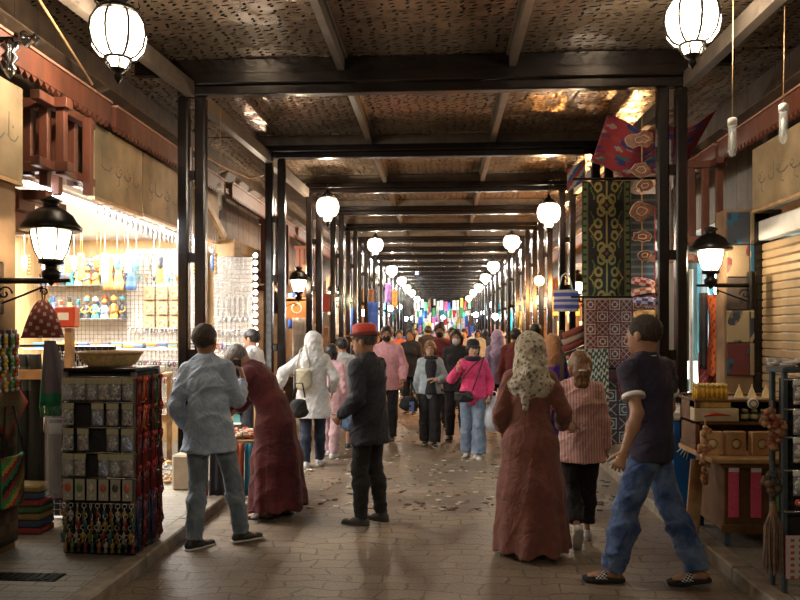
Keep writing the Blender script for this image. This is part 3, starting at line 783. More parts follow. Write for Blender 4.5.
# cream signboards with faint painted script
INK=mat('faded_dark_paint',(.13,.10,.075),.8,0,.3,15,0)
def script(m,L,h,seed,side):
    r=random.Random(seed); y=.12*L
    while y<L*.88:                       # worn calligraphic strokes
        w=.10+.14*r.random(); z=h*.42+.04*r.random(); k=r.random()
        pts=[(0,y,z),(0,y+w*.3,z-.03),(0,y+w*.7,z-.03),(0,y+w,z+.02)]
        m.tube(pts,.006+.004*r.random(),5)
        if k<.5: m.tube([(0,y+w*.1,z),(0,y+w*.12,z+.10+.08*r.random())],.006,5)
        if k>.3: m.tube([(0,y+w*.5,z-.02),(0,y+w*.62,z-.10),(0,y+w*.3,z-.13)],.005,5)
        if k>.6: m.torus((0,y+w*.8,z+.03),.025,.005,10,5,'x')
        if r.random()<.6: m.ball((0,y+w*.5,z+.07),.010,6,4)
        y+=w+.02+.07*r.random()
def signboard(x,y0,y1,z0,z1,label,seed,s,txt=True):
    root=empty('signboard',(x,y0,z0),0,label,'sign'); L=y1-y0; h=z1-z0
    m=MB(); m.box((-.03,0,0),(.03,L,h),.006); m.build('panel',CREAM,root)
    m=MB(); m.box((-.035,0,-.03),(.035,L,0)); m.build('bottom_rail',PALEW,root)
    if txt: 
        m=MB(); script(m,L,h,seed,s); o=m.build('painted_script',INK,root); o.location=(.03*-s,0,0); o.scale=(.25,1,1)
signboard(-3.16,3.9,5.20,2.80,3.50,'cream signboard with black script at far left, above wall lamp',1,-1)
signboard(-3.22,6.42,7.48,2.93,3.60,'dusty cream signboard over the jewellery shop, nearer half',2,-1)
signboard(-3.22,7.51,8.72,2.945,3.60,'dusty cream signboard over the jewellery shop, middle part before the posts',3,-1)
signboard(-3.22,8.75,10.1,2.96,3.60,'dusty cream signboard over jewellery shop, seen between the posts',4,-1)
signboard(3.18,5.2,7.55,2.92,3.54,'large cream signboard with worn script above the rolled shutter',5,1)
# wooden lattice brackets under the eaves
def lattice(x0,x1,y,z0,z1,label,nv=4,extra=True,dy=.42):
    root=empty('lattice_bracket',(x0,y,0),0,label,'bracket'); w=x1-x0
    for j,yy in enumerate((0,dy)):
        for i in range(nv):
            xx=w*(i+.12)/(nv-.76); m=MB(); m.box((xx-.035,yy-.03,z0-(.06 if (i+j)%2 else .14)),(xx+.035,yy+.03,z1-.03),.004); m.build('upright',REDW,root)
    for k,(z,a,b) in enumerate(((z1-.04,-.05,w+.05),(z0,-.1,w+.06),(z0-.22,-.3,w-.12))):
        m=MB(); m.box((a,-.05,z-.04),(b,.05,z+.04),.004); m.build('crossbar',REDW,root)
        m=MB(); m.box((w*.8-.04 if k<2 else .05,-.25,z-.035),(w*.8+.04 if k<2 else .13,dy+.2,z+.035),.004); m.build('crossbar',REDW,root)
    if extra:
        m=MB(); m.box((-.25,-.2,z0-.5),(.05,.2,z0-.3),.006); m.build('corbel',REDW,root)
        m=MB(); m.box((-.02,-.1,z0-.34),(.14,.12,z0-.2),.006); m.build('corbel',REDW,root)
lattice(-3.42,-2.98,5.5,2.98,3.52,'red wooden lattice bracket above the left wall lamp')
lattice(2.62,3.12,8.3,2.72,3.6,'dark red wooden lattice bracket above the right wall lamp',4,False)
lattice(-2.94,-2.62,11.6,2.6,3.5,'red wooden lattice bracket behind the second left posts',4,False)
lattice(-2.94,-2.62,14.4,2.5,3.4,'red wooden lattice bracket further down the left shops',4,False)
# piers and shop walls
def wallbox(n,lo,hi,mt): m=MB(); m.box(lo,hi); return m.build(n,mt,kind='structure')
wallbox('wall_pier_left_1',(-3.75,3.0,.095),(-3.16,5.15,2.79),STUC)
wallbox('wall_pier_left_2',(-6,10.22,.095),(-3.0,10.5,3.0),STONE)
wallbox('wall_pier_left_3',(-3.5,10.5,.095),(-3.0,11.9,3.0),STONEY)
wallbox('wall_shop_left_back',(-5.95,5.2,.095),(-5.85,10.2,3.0),mat('yellow_pine_boards',(.55,.36,.17),.6,0,.3,6,.2,stretch=(1,6,.4)))
wallbox('wall_shop_left_side',(-5.85,5.15,.095),(-3.75,5.25,3.0),STUC)
wallbox('wall_shop_left_end',(-5.84,10.16,.095),(-3.0,10.215,3.0),_mc['yellow_pine_boards'])
wallbox('ceiling_shop_left',(-5.95,6.25,3.0),(-3.3,10.2,3.06),WHITEP)
wallbox('wall_pier_right_1',(3.2,7.68,.095),(3.5,8.5,2.95),STUC)
wallbox('wall_pier_right_2',(3.2,4.0,.095),(3.5,5.1,2.95),STUC)
wallbox('wall_pier_right_3',(3.1,9.95,.095),(6,10.15,3.0),STUC)
wallbox('wall_shop_right_back',(5.0,8.5,.095),(5.1,9.95,3.0),mat('cool_painted_wall',(.45,.6,.62),.6,0,.15,5,.1))
wallbox('ceiling_shop_right',(3.3,8.5,2.96),(6,9.95,3.0),WHITEP)
# further shopfronts: pier, opening, warm interior
for side,s,x0 in (('left',-1,-3.0),('right',1,2.95)):
    y=12.0 if s<0 else 12.2; k=0
    while y<60:
        L=3.1+.5*rnd.random(); mt=(STONEY,STUC,OLDW)[k%3]
        a,b=(x0-.35,x0) if s<0 else (x0,x0+.35)
        wallbox('wall_shopfront_%s_%d'%(side,k+1),(a,y,.095),(b,y+.6,3.0),mt)
        wallbox('wall_partition_%s_%d'%(side,k+1),(min(x0,x0+s*2.9),y+.6,.095),(max(x0,x0+s*2.9),y+.68,3.0),STUC)
        y+=L; k+=1
m=MB()
for i in range(30): m.box((-.025,0,i*.083),(.025,2.5,i*.083+.078),.012)
r_=empty('rolled_shutter',(3.3,5.12,.1),0,'closed tan roller shutter at the right edge of the photo','shutter')
m.build('slats',mat('tan_shutter_metal',(.42,.30,.17),.45,.3,.2,4,.05),r_)
m=MB(); m.box((-.06,0,2.52),(.06,2.5,2.72),.01); m.build('housing',WHITEP,r_)
m=MB(); m.box((-.09,2.5,0),(.05,2.56,2.8)); m.build('guide_rail',LACQ,r_)
# scattered paper scraps and leaf litter on the wet setts
m=MB()
for i in range(1300):
    x=rnd.uniform(-2,1.85); y=6.8+ (rnd.random()**1.5)*24; r=.010+.026*rnd.random(); a=rnd.random()*6; c=rnd.choice([(.5,.42,.3),(.16,.1,.05),(.35,.2,.1),(.6,.56,.48),(.05,.035,.025)])
    m.col=c; pts=[(x+r*(1+.3*rnd.random())*math.cos(a+q*PI/2),y+r*math.sin(a+q*PI/2),.003) for q in range(4)]
    top_=[(p[0],p[1],p[2]+.003+.006*rnd.random()) for p in pts]; m.add(pts+top_,[(3,2,1,0),(4,5,6,7),(0,1,5,4),(1,2,6,5),(2,3,7,6),(3,0,4,7)])
m.build('litter',VC,None,'small paper scraps and leaf litter strewn over the paving','litter',kind='stuff')
# ------------------------------------------------------------------ lanterns
def globe_lantern(scale=1.):
    root=empty('globe_lantern')
    m=MB(); prof=[(.085,-.17),(.135,-.15),(.18,-.09),(.2,0),(.19,.08),(.155,.145),(.11,.165)]
    m.lathe(prof,n=24); m.build('globe',LGLOW,root)
    m=MB()
    for k in range(8):
        th=2*PI*k/8; m.tube([((r+.006)*math.cos(th),(r+.006)*math.sin(th),z) for r,z in prof],.010,5)
    m.torus((0,0,-.17),.09,.012,24,6); m.torus((0,0,.165),.115,.014,24,6); m.build('rib_cage',IRON,root)
    m=MB(); m.lathe([(.13,.165),(.15,.175),(.13,.2),(.1,.215),(.06,.26),(.03,.28),(.022,.32),(.0,.33)],n=20)
    for k in range(8):
        th=2*PI*k/8; m.tube([(.13*math.cos(th),.13*math.sin(th),.18),(.165*math.cos(th),.165*math.sin(th),.2),(.155*math.cos(th),.155*math.sin(th),.24)],[.01,.008,.004],5)
    m.build('crown_cap',IRON,root)
    m=MB(); m.lathe([(.075,-.175),(.07,-.21),(.055,-.245),(.045,-.25)],n=16); m.build('lower_glass',LGLOW,root)
    m=MB(); m.lathe([(.06,-.245),(.05,-.26),(.022,-.28),(.03,-.3),(.03,-.315),(.008,-.345),(0,-.36)],n=14)
    for k in range(6):
        th=2*PI*k/6; m.tube([(.085*math.cos(th),.085*math.sin(th),-.175),(.1*math.cos(th),.1*math.sin(th),-.205),(.075*math.cos(th),.075*math.sin(th),-.225),(.06*math.cos(th),.06*math.sin(th),-.255)],.007,5)
    m.build('finial',IRON,root)
    m=MB()
    for i in range(6): m.torus((0,0,.345+i*.034),.013,.004,10,5,'x' if i%2 else 'y')
    m.build('chain',IRON,root)
    return root
GL=globe_lantern(); first=True
lant=[(-2.38,5.15,3.86,'big glowing globe lantern at the top left, nearest on that side'),(1.86,5.5,4.0,'big glowing globe lantern at the top right, nearest on that side'),
 (-2.03,12.6,3.86,'glowing globe lantern right of the second left posts'),(1.83,12.6,3.72,'bright globe lantern above the rug stall, second on the right side'),
 (-1.75,18.6,3.9,'globe lantern third along the left side'),(1.72,18.2,3.9,'globe lantern third along the right side')]
for x,y in ((-1.85,26),(-1.8,31.5),(-1.85,37),(-1.8,41.7),(-1.8,50),(1.7,24.5),(1.75,30),(1.8,36.5),(1.75,41.7),(1.75,49.3)): lant.append((x,y,3.85,None))
for x,y,z,lb in lant:
    o=GL if first else copy_tree(GL); first=False
    o.location=(x,y,z); tag(o,lb or 'small glowing globe lantern in the far row','lantern',None if lb else 'distant globe lanterns')
    arm=empty('lantern_arm',(x,y,z),0,None,'bracket')
    px=-2.62 if x<0 else 2.3; m=MB(); top_z=4.5-z
    m.tube([(0,0,.56),(0,0,top_z)],.014,6); m.tube([(-.16,0,.585),(.16,0,.585)],.012,6); m.torus((-.09,0,.64),.05,.007,12,5,'y'); m.torus((.09,0,.64),.05,.007,12,5,'y')
    m.ball((-.17,0,.585),.022); m.ball((.17,0,.585),.022); m.build('hook_rod',IRON,arm)
    tag(arm,'iron hanger above '+('a distant globe lantern' if not lb else 'the '+lb.replace('glowing ','').replace(', nearest on that side','')),'bracket',None if lb else 'distant lantern hangers')
# ornate finialed bars at the top corners
def ornate(x,y,z,L,label,s):
    r=empty('ornate_bar',(x,y,z),0,label,'bracket'); m=MB(); m.tube([(0,0,0),(L*s,0,0)],.022,8); m.build('bar',IRON,r)
    m=MB(); m.lathe([(.0,-.09),(.02,-.075),(.045,-.06),(.02,-.045),(.05,-.02),(.055,.0),(.03,.03),(.02,.06),(.04,.07),(0,.1)],(L*s,0,0),12,ax='x'); m.build('end_finial',CHROME,r)
    for q in (.45,.8):
        m=MB(); m.lathe([(0,-.26),(.02,-.24),(.045,-.19),(.02,-.16),(.055,-.12),(.03,-.08),(.06,-.05),(.025,0)],(L*s*q,0,0),12); m.build('drop_finial',CHROME,r)
ornate(-3.3,4.6,3.62,.55,'dark bar with silver finials at the top left corner',1)
ornate(2.96,4.75,3.76,.55,'dark bar with silver finials at the top right corner',-1)
# wall lamps
def wall_lamp(s):
    root=empty('wall_lamp'); m=MB()
    m.lathe([(.075,.03),(.105,.09),(.132,.2),(.135,.235)],n=6,smooth=False,rot=.3); m.build('lamp_glass',LGLOW,root)
    m=MB()
    for k in range(6):
        th=2*PI*k/6+.3; m.tube([(.078*math.cos(th),.078*math.sin(th),.03),(.108*math.cos(th),.108*math.sin(th),.09),(.135*math.cos(th),.135*math.sin(th),.2),(.138*math.cos(th),.138*math.sin(th),.235)],.006,5)
    m.build('glazing_bars',IRON,root)
    m=MB(); m.lathe([(.14,.232),(.205,.235),(.21,.255),(.17,.30),(.145,.345),(.085,.39),(.05,.40),(.05,.43),(.075,.445),(.05,.46),(.02,.475),(0,.48)],n=20); m.build('hood',IRON,root)
    m=MB(); m.lathe([(.0,-.16),(.02,-.14),(.02,-.12),(.06,-.10),(.065,-.06),(.04,-.04),(.04,-.01),(.085,.0),(.085,.03)],n=16); m.build('base_cup',IRON,root)
    m=MB(); m.tube([(.14*-s,0,-.12),(-.1*-s,0,-.12),(.42*s,0,-.12)],[.012,.022,.022],8); 
    sc=[];
    for i in range(26):
        a=i/25*4.6*PI/2; rr=.055*(1-i/30); sc.append((.36*s-(.02+rr*math.cos(a))*s,0,-.21+rr*math.sin(a)))
    m.tube(sc,.007,5); sc=[(.05*s+.03*math.cos(a)*s*(1-i/18),0,-.2+.03*math.sin(a)*(1-i/18)) for i,a in enumerate([k*.6 for k in range(14)])]; m.tube(sc,.006,5)
    m.tube([(.06*s,0,-.165),(.2*s,0,-.22),(.36*s,0,-.28)],.008,6); m.build('bracket_arm',IRON,root)
    m=MB(); m.box((.40*s-.03,-.05,-.36),(.40*s+.03,.05,.02),.012); m.build('wall_plate',IRON,root); return root
a=wall_lamp(-1); a.location=(-2.775,4.95,2.17); tag(a,'glowing iron wall lamp on scroll bracket at the left pier','lamp')
b=wall_lamp(1); b.location=(2.70,7.45,2.27); tag(b,'glowing iron wall lamp on scroll bracket beside the right posts','lamp')
for i,(x,y,s) in enumerate(((-2.55,12.6,-1),(-2.5,16.5,-1),(2.5,13.6,1),(2.5,19,1),(-2.5,22,-1))):
    c=place(a if s<0 else b,(x,y,2.35),0,('iron wall lamp glowing on the left shops behind the third posts','iron wall lamp further down the left row of shops','iron wall lamp on the right shops beyond the rugs','iron wall lamp farther along the right shops','farthest iron wall lamp visible on the left')[i])
# hanging glass tubes
def gtube(x,y,z,label,top):
    r=empty('glass_tube_lamp',(x,y,z),0,label,'tube'); m=MB(); m.lathe([(0,-.15),(.02,-.14),(.03,-.11),(.03,.1)],n=14); m.build('tube',GLS,r)
    m=MB(); m.lathe([(.034,.09),(.034,.14),(.02,.15),(0,.15)],n=14); m.build('cap',WHITEP,r)
    m=MB(); m.lathe([(0,-.10),(.012,-.09),(.014,.02),(0,.05)],n=8); m.build('filament',WHITEP,r)
    m=MB(); m.tube([(0,0,.15),(0.01,0,top-z)],.004,5); m.build('cord',PALEW,r)
gtube(2.19,5.6,3.16,'clear glass tube on a cord, left one of the two at upper right',4.6)
gtube(2.52,5.5,3.23,'clear glass tube on a cord, right one of the two at upper right',4.1)
gtube(-2.52,8.0,3.20,'clear glass tube hanging on a cord beside the left posts',4.2)
# cable between left posts and eave
m=MB(); m.tube([(-2.66,7.4,3.62),(-2.5,8,3.55),(-2.45,9,3.62),(-2.5,9.9,3.85)],.008,6); m.build('cable',PALEW,None,'pale sagging cable between the first and second left posts','cable')
m=MB(); m.beam((-3.14,9.0,3.55),(-3.05,9.9,3.0),.06,.09); m.build('brace',PALEW,None,'pale diagonal timber brace under the left eave','brace')
m=MB(); m.tube([(-3.0,4.3,4.55),(-3.05,6.1,3.84)],.012,6); m.build('cable',PALEW,None,'taut pale cable running down to the left red eave','cable')

# ------------------------------------------------------------------ left jewellery shop
TUBEL=glow('fluorescent_tube_light',(.93,.97,1),1.); BULB=glow('white_bulb_light',(1,.97,.9),1.)
for i in range(3):
    r=empty('strip_light',(-3.42,5.7+i*1.45,2.90),0,('nearest','middle','farthest')[i]+' white strip light under the left shop sign','light'); m=MB(); m.tube([(0,0,0),(0,1.3,0)],.022,8); m.build('tube',TUBEL,r); m=MB(); m.box((-.03,0,.024),(.03,1.3,.06)); m.build('fitting',WHITEP,r)
# back display: pegboard grid panels facing the lane entrance
def wire_grid(x0,x1,z0,z1,y,label,step=.06,st=CHROME,bk=None):
    r=empty('wire_grid_panel',(x0,y,z0),0,label,'display'); m=MB(); w=x1-x0; h=z1-z0
    n=int(w/step)
    for i in range(n+1): m.tube([(w*i/n,0,0),(w*i/n,0,h)],.0035,4,False)
    n=int(h/step)
    for i in range(n+1): m.tube([(0,0,h*i/n),(w,0,h*i/n)],.0035,4,False)
    m.build('wires',st,r); m=MB(); m.box((0,.01,0),(w,.03,h)); m.build('backing',bk or mat('tan_backing_board',(.45,.41,.35),.6,0,.15,9,.05),r); return r
wire_grid(-5.7,-4.55,1.45,2.75,10.11,'white backed wire grid at the rear left of the jewellery shop')
wire_grid(-4.5,-3.35,.5,2.85,10.0,'tall wire grid of trinkets behind the first left posts')
wire_grid(-3.2,-2.66,.5,2.72,9.9,'wire grid of necklaces and bracelets beside the string of bulbs')
# string of bulbs
for i in range(20):
    m=MB(); m.ball((0,0,0),.034,10,7); m.mi=1; m.lathe([(.016,0.03),(.016,.05)],(0,0,0),8,ax='y'); o=m.build('bulb',[BULB,WHITEP],None,'round white bulb in the vertical string beside the necklace display','bulb','string of bulbs beside the necklaces',loc=(-2.60,9.86,.78+i*.103))
# necklaces
def necklace(c,w=.05,h=.32,n=22):
    m=MB(); pts=[]
    for i in range(n+1):
        t=i/n*2*PI; m.ball((w*math.sin(t),0,-h/2+h/2*math.cos(t)),.008,6,4)
    m.tube([(w*math.sin(t/n*2*PI),0,-h/2+h/2*math.cos(t/n*2*PI)) for t in range(n+1)],.004,4,False); m.tube([(0,0,-h),(0,0,-h-.02)],.003,4); m.ball((0,-.004,-h-.02),(.018,.009,.026),8,6); return m
pearl=mat('pearl_beads',(.75,.73,.68),.25,0,.1,30,0); turq=mat('turquoise_beads',(.05,.3,.32),.3,0,.3,30,0); amber=mat('amber_beads',(.45,.16,.03),.3,0,.3,30,0); black=mat('black_beads',(.02,.02,.025),.25,0,.3,30,0); coral=mat('coral_red_beads',(.4,.03,.02),.35,0,.3,30,0); silver=mat('tarnished_silver',(.55,.55,.56),.3,.9,.2,30,0)
def many(proto,places,label,cat,group,name=None):
    for i,p in enumerate(places):
        o=proto if i==0 else copy_tree(proto); o.location=p[:3]; 
        if len(p)>3: o.rotation_euler=(0,0,p[3])
        if len(p)>4: o.scale=(p[4],)*3
        tag(o,label,cat,group)
for mt,nm,gx in ((pearl,'white',0),(silver,'silver',1)):
    o=necklace(0).build('necklace',mt)
    many(o,[(-3.12+.075*i+gx*.001,9.885-gx*.0,2.18+(.0 if gx else .0)-(0 if gx==0 else 0)) for i in range(gx,7,2)],nm+' bead necklace hanging on the grid left of the bulb string','necklace',nm+' necklaces beside the bulbs')
for mt,nm,k in ((pearl,'white',0),(turq,'turquoise',1),(amber,'amber',2),(black,'black',3)):
    o=necklace(0,.045,.34).build('necklace',mt)
    many(o,[(-4.42+.11*i,9.975,z) for z in (2.78,) for i in range(k,10,4)],nm+' bead necklace in the top row at the rear of the jewellery shop','necklace',nm+' necklaces at the shop rear')
# bracelets on horizontal bars
def bracelet_bar(x0,x1,y,z,cols,label,group,r=.034,n=8,step=.07):
    mb=MB(); mb.tube([(x0,y,z),(x1,y,z)],.008,6); mb.build('display_bar',CHROME,None,'bar carrying '+group,'bar')
    k=int((x1-x0-.05)/step)
    protos={}
    for i in range(k):
        c=cols[i%len(cols)]
        if c not in protos:
            m=MB(); m.torus((0,0,-r+.008),r,.008,12,6,'x'); m.ball((0,0,-2*r+.006),.011,6,5); m.col=None
            o=m.build('bracelet',mat('bracelet_%d_%d_%d'%tuple(int(q*99) for q in c),c,.35,.2,.1,20,0)); protos[c]=o
        else: o=protos[c].copy(); COL.objects.link(o)
        o.location=(x0+.04+i*step,y,z-.001); o.rotation_euler=(0,0,.3*math.sin(i*2.1)); tag(o,label,'bracelet',group)
W_=(.7,.68,.62);K_=(.03,.03,.035);G_=(.1,.5,.08);O_=(.75,.16,.02);P_=(.2,.04,.4);B_=(.03,.1,.45);C_=(.03,.4,.4);S_=(.45,.45,.5);Re=(.5,.03,.03)
bracelet_bar(-3.18,-2.66,9.85,1.69,[W_,S_],'white bracelet on the top bracelet bar beside the bulbs','white bracelets on the top bar')
bracelet_bar(-3.18,-2.66,9.85,1.50,[O_,P_,S_,(.08,.45,.1),(.2,.7,.1),(.35,.4,.4),B_],'brightly coloured bracelet in the rainbow row beside the bulbs','rainbow bracelets beside the bulbs')
bracelet_bar(-3.18,-2.66,9.85,1.27,[W_,(.6,.3,.25),S_],'pale bracelet in the third row beside the bulbs','pale bracelets in the third row')
bracelet_bar(-3.18,-2.66,9.85,1.06,[S_,K_,W_],'grey and black bracelet in the fourth row beside the bulbs','dark bracelets in the fourth row')
bracelet_bar(-4.45,-3.35,9.94,1.72,[W_,S_],'white bangle on the upper bar behind the first posts','white bangles behind the first posts')
bracelet_bar(-4.45,-3.35,9.94,1.50,[K_,B_,S_],'dark blue bangle on the bar behind the first posts','dark bangles behind the first posts')
bracelet_bar(-4.45,-3.35,9.94,1.25,[(.25,.02,.1),S_,K_],'dark red bangle on the lower bar behind the first posts','wine red bangles behind the first posts')
bracelet_bar(-4.45,-3.35,9.94,1.02,[S_,Re,C_],'multicoloured bangle on the lowest bar behind the first posts','mixed bangles behind the first posts')
# brown jewellery cards
m=MB(); m.box((-.08,-.006,-.09),(.08,.006,.09),.003); o=m.build('jewellery_card',mat('kraft_card',(.42,.26,.13),.7,0,.15,20,.05))
r_=MB(); r_.torus((0,-.012,-.01),.04,.006,12,5,'y'); r_.build('pendant_ring',silver,o)
many(o,[(-4.15+.19*i,9.95,2.22-.21*j) for j in range(3) for i in range(3)],'brown card with a ring of beads, rear wall of jewellery shop','card','brown jewellery cards on the rear wall')
# glass shelves with figurines
FIGC=[(.12,.2,.5),(.7,.68,.62),(.6,.12,.03),(.5,.3,.08),(.08,.08,.09),(.65,.45,.1),(.1,.35,.4)]
def figurine(c1,c2,c3):
    m=MB(); m.col=c1; m.lathe([(.0,0),(.05,.0),(.045,.03),(.03,.09),(.035,.12),(.02,.14)],n=10); m.col=(.2,.11,.06); m.ball((0,0,.165),.026,8,6); m.col=c2; m.lathe([(.036,.17),(.03,.195),(.0,.22)],n=10)
    m.col=c3; m.tube([(-.03,-.01,.115),(-.055,-.03,.08),(-.02,-.045,.06)],.009,5); m.tube([(.03,-.01,.115),(.055,-.03,.08),(.02,-.045,.06)],.009,5); m.ball((0,-.045,.06),.02,6,5)
    return m.build('figurine',VCS)
def vase(c1,c2):
    m=MB(); m.col=c1; m.lathe([(0,0),(.035,0),(.05,.05),(.03,.12),(.018,.15)],n=10); m.col=c2; m.lathe([(.018,.15),(.02,.19),(.03,.2),(.0,.2)],n=10); m.torus((0,0,.06),.048,.005,10,5)
    return m.build('vase',VCS)
def shelf(x0,x1,y0,y1,z,label,mt=None,cat='shelf'):
    m=MB(); m.box((x0,y0,z-.012),(x1,y1,z),.003); m.build('shelf',mt or GLS,None,label,cat)
shelf(-5.7,-4.5,9.75,10.12,2.33,'glass shelf of doll figurines, upper, in the jewellery shop')
shelf(-5.7,-4.5,9.7,10.12,1.86,'glass shelf of vases and dolls, lower, in the jewellery shop')
shelf(-5.6,-3.3,9.3,9.72,1.45,'long white shelf of folded goods in the jewellery shop',WHITEP)
k=0
for i in range(18):
    o=figurine(FIGC[i%7],FIGC[(i+2)%7],FIGC[(i+4)%7]); o.location=(-5.62+.064*i,9.9+.08*math.sin(i*3),2.33); o.scale=(1.3,1.3,1.2+.35*math.sin(i*5)**2); o.rotation_euler=(0,0,math.sin(i*5)); tag(o,'small dressed doll figurine on the upper glass shelf','figurine','doll figurines on the upper glass shelf')
for i in range(18):
    o=vase(FIGC[(i*3+1)%7],FIGC[(i+5)%7]) if i<9 else figurine(FIGC[(i+1)%7],FIGC[(i+3)%7],FIGC[i%7]); o.location=(-5.62+.064*i,9.88+.08*math.sin(i*3),1.86); o.scale=(1.25,1.25,1.2+.4*math.sin(i*4)**2)
    tag(o,'small painted vase on the lower glass shelf' if i<9 else 'dressed doll figurine on the lower glass shelf','vase' if i<9 else 'figurine','painted vases on the lower shelf' if i<9 else 'doll figurines on the lower shelf')
for i in range(14):
    m=MB(); m.col=FIGC[(i*2)%7]; 
    for q in range(3): m.col=FIGC[(i*2+q*3)%7]; m.box((-.07,-.11,q*.028),(.07,.11,q*.028+.026),.008)
    o=m.build('folded_textile',VC,None,'small stack of folded textiles on the long white shelf','textile','folded textiles on the white shelf',loc=(-5.45+.155*i,9.5,1.45)); o.rotation_euler=(0,0,.15*math.sin(i*4))
# dresses / hanging goods high up
for i,(x,c) in enumerate(((-5.5,(.12,.2,.45)),(-5.25,(.3,.3,.34)),(-4.62,(.55,.25,.08)),(-4.48,(.5,.32,.12)),(-4.3,(.08,.15,.35)))):
    m=MB(); m.col=c; m.sheet(lambda u,v:((u-.5)*(.14+.03*math.sin(v*9)),.02*math.sin(u*9+v*3),-v*.5),6,8,.006,lambda u,v,c=c:[q*(1.3 if int(v*12)%3==0 else .9) for q in c]); m.build('hanging_textile',VC,None,('blue embroidered textile','grey embroidered textile','orange embroidered textile','tan embroidered textile','navy embroidered textile')[i]+' hanging high at the rear of the jewellery shop','textile',loc=(x,9.7,2.92 if i<2 else 2.75))
rr_=random.Random(21)
for i in range(26):
    x=-5.55+.105*i; c=FIGC[rr_.randrange(7)]; L=.22+.2*rr_.random(); y=9.1+.35*rr_.random()
    m=MB(); m.col=c; m.tube([(0,0,.3),(0,0,0)],.003,4)
    k=i%3
    if k==0: m.lathe([(0,0),(.03,-.02),(.05,-.09),(.03,-.15),(.045,-.18),(0,-.22)],n=10)
    elif k==1:
        for q in range(6): m.ball((0,0,-.03-q*.045),.022,8,5)
    else: m.sheet(lambda u,v:((u-.5)*.09,.01*math.sin(u*8),-L*v),4,6,.01,lambda u,v:[q*(1.3 if int(v*8)%2 else .8) for q in c])
    m.build('hanging_ornament',VCS,None,('lamp shaped','beaded','woven')[k]+' ornament hanging under the jewellery shop ceiling','ornament',('lamp shaped','beaded','woven')[k]+' ornaments under the shop ceiling',loc=(x,y,2.70))
# front counter goods: wooden table frame + wire bins
def bin_row(x,y,z,w,d,h,label,col,n,seed,mt=WHITEP):
    r=random.Random(seed); root=empty('display_bin',(x,y,z),0,label,'bin')
    m=MB(); m.box((-w/2,-d/2,0),(w/2,d/2,.012)); 
    for a in ((-w/2,-d/2,w/2,-d/2+.012),(-w/2,d/2-.012,w/2,d/2),(-w/2,-d/2,-w/2+.012,d/2),(w/2-.012,-d/2,w/2,d/2)): m.box((a[0],a[1],0),(a[2],a[3],h))
    m.build('tray',mt,root)
    m=MB()
    for i in range(n):
        m.col=r.choice(col); q=(r.uniform(-w/2+.03,w/2-.03),r.uniform(-d/2+.03,d/2-.03),.02+h*.7*r.random())
        if r.random()<.5: m.torus(q,.02+.01*r.random(),.007,8,5,r.choice('xyz'))
        else: m.ball(q,.014+.012*r.random(),6,5)
    tag(m.build('trinket_heap',VCS,root),kind='stuff')
MX=[W_,S_,K_,Re,(.5,.3,.1),B_,C_,(.6,.5,.3)]
for i,(x,z) in enumerate(((-4.95,1.18),(-4.35,1.18),(-3.75,1.18),(-4.95,.8),(-4.35,.8),(-3.75,.8))):
    y=8.6-.4*(z<1); m=None
    bin_row(x,y,z,.56,.45,.07,('upper' if z>1 else 'lower')+' white tray of trinkets, '+('leftmost','middle','rightmost')[i%3]+' inside the jewellery shop',MX,70,i)
m=MB(); m.box((-5.3,8.2,.74),(-3.4,8.9,.79),.005); m.box((-5.3,8.35,1.12),(-3.4,8.9,1.17),.005)
for x in (-5.28,-4.3,-3.46):
    for y in (8.22,8.84): m.box((x,y,.095),(x+.05,y+.05,.74 if y<8.5 else 1.12))
m.build('stepped_counter',PALEW,None,'pale wooden stepped counter inside the jewellery shop','counter')
wire_grid(-3.36,-2.78,.12,1.56,5.95,'low dark wire grid of silver trinkets behind the packet stand',.05,bk=BLACKC)  # black backing stands in for the shade behind the trinkets
o=necklace(0,.015,.10,10).build('pendant',silver)
many(o,[(-3.33+.044*i,5.925,1.52-.17*j) for j in range(7) for i in range(12) if (i+j)%4],'small silver pendant on the low dark wire grid','pendant','silver pendants on the low grid')
o=necklace(0,.014,.10,10).build('pendant',coral)
many(o,[(-3.33+.044*i,5.925,1.52-.17*j) for j in range(7) for i in range(12) if not (i+j)%4],'small red pendant on the low dark wire grid','pendant','red pendants on the low grid')
# ornaments dangling from the bottom rail of the shop signs
m=MB(); m.col=(.6,.6,.62); m.tube([(0,0,0),(0,0,-.05)],.002,4); m.lathe([(0,-.05),(.02,-.07),(.026,-.1),(.012,-.14),(0,-.16)],n=8); o=m.build('glass_drop',VCS)
many(o,[(-3.2,6.5+.125*i,2.90,0,.8+.4*math.sin(i*3)**2) for i in range(28)],'small glass drop dangling from the lower edge of the shop signs','ornament','glass drops below the shop signs')
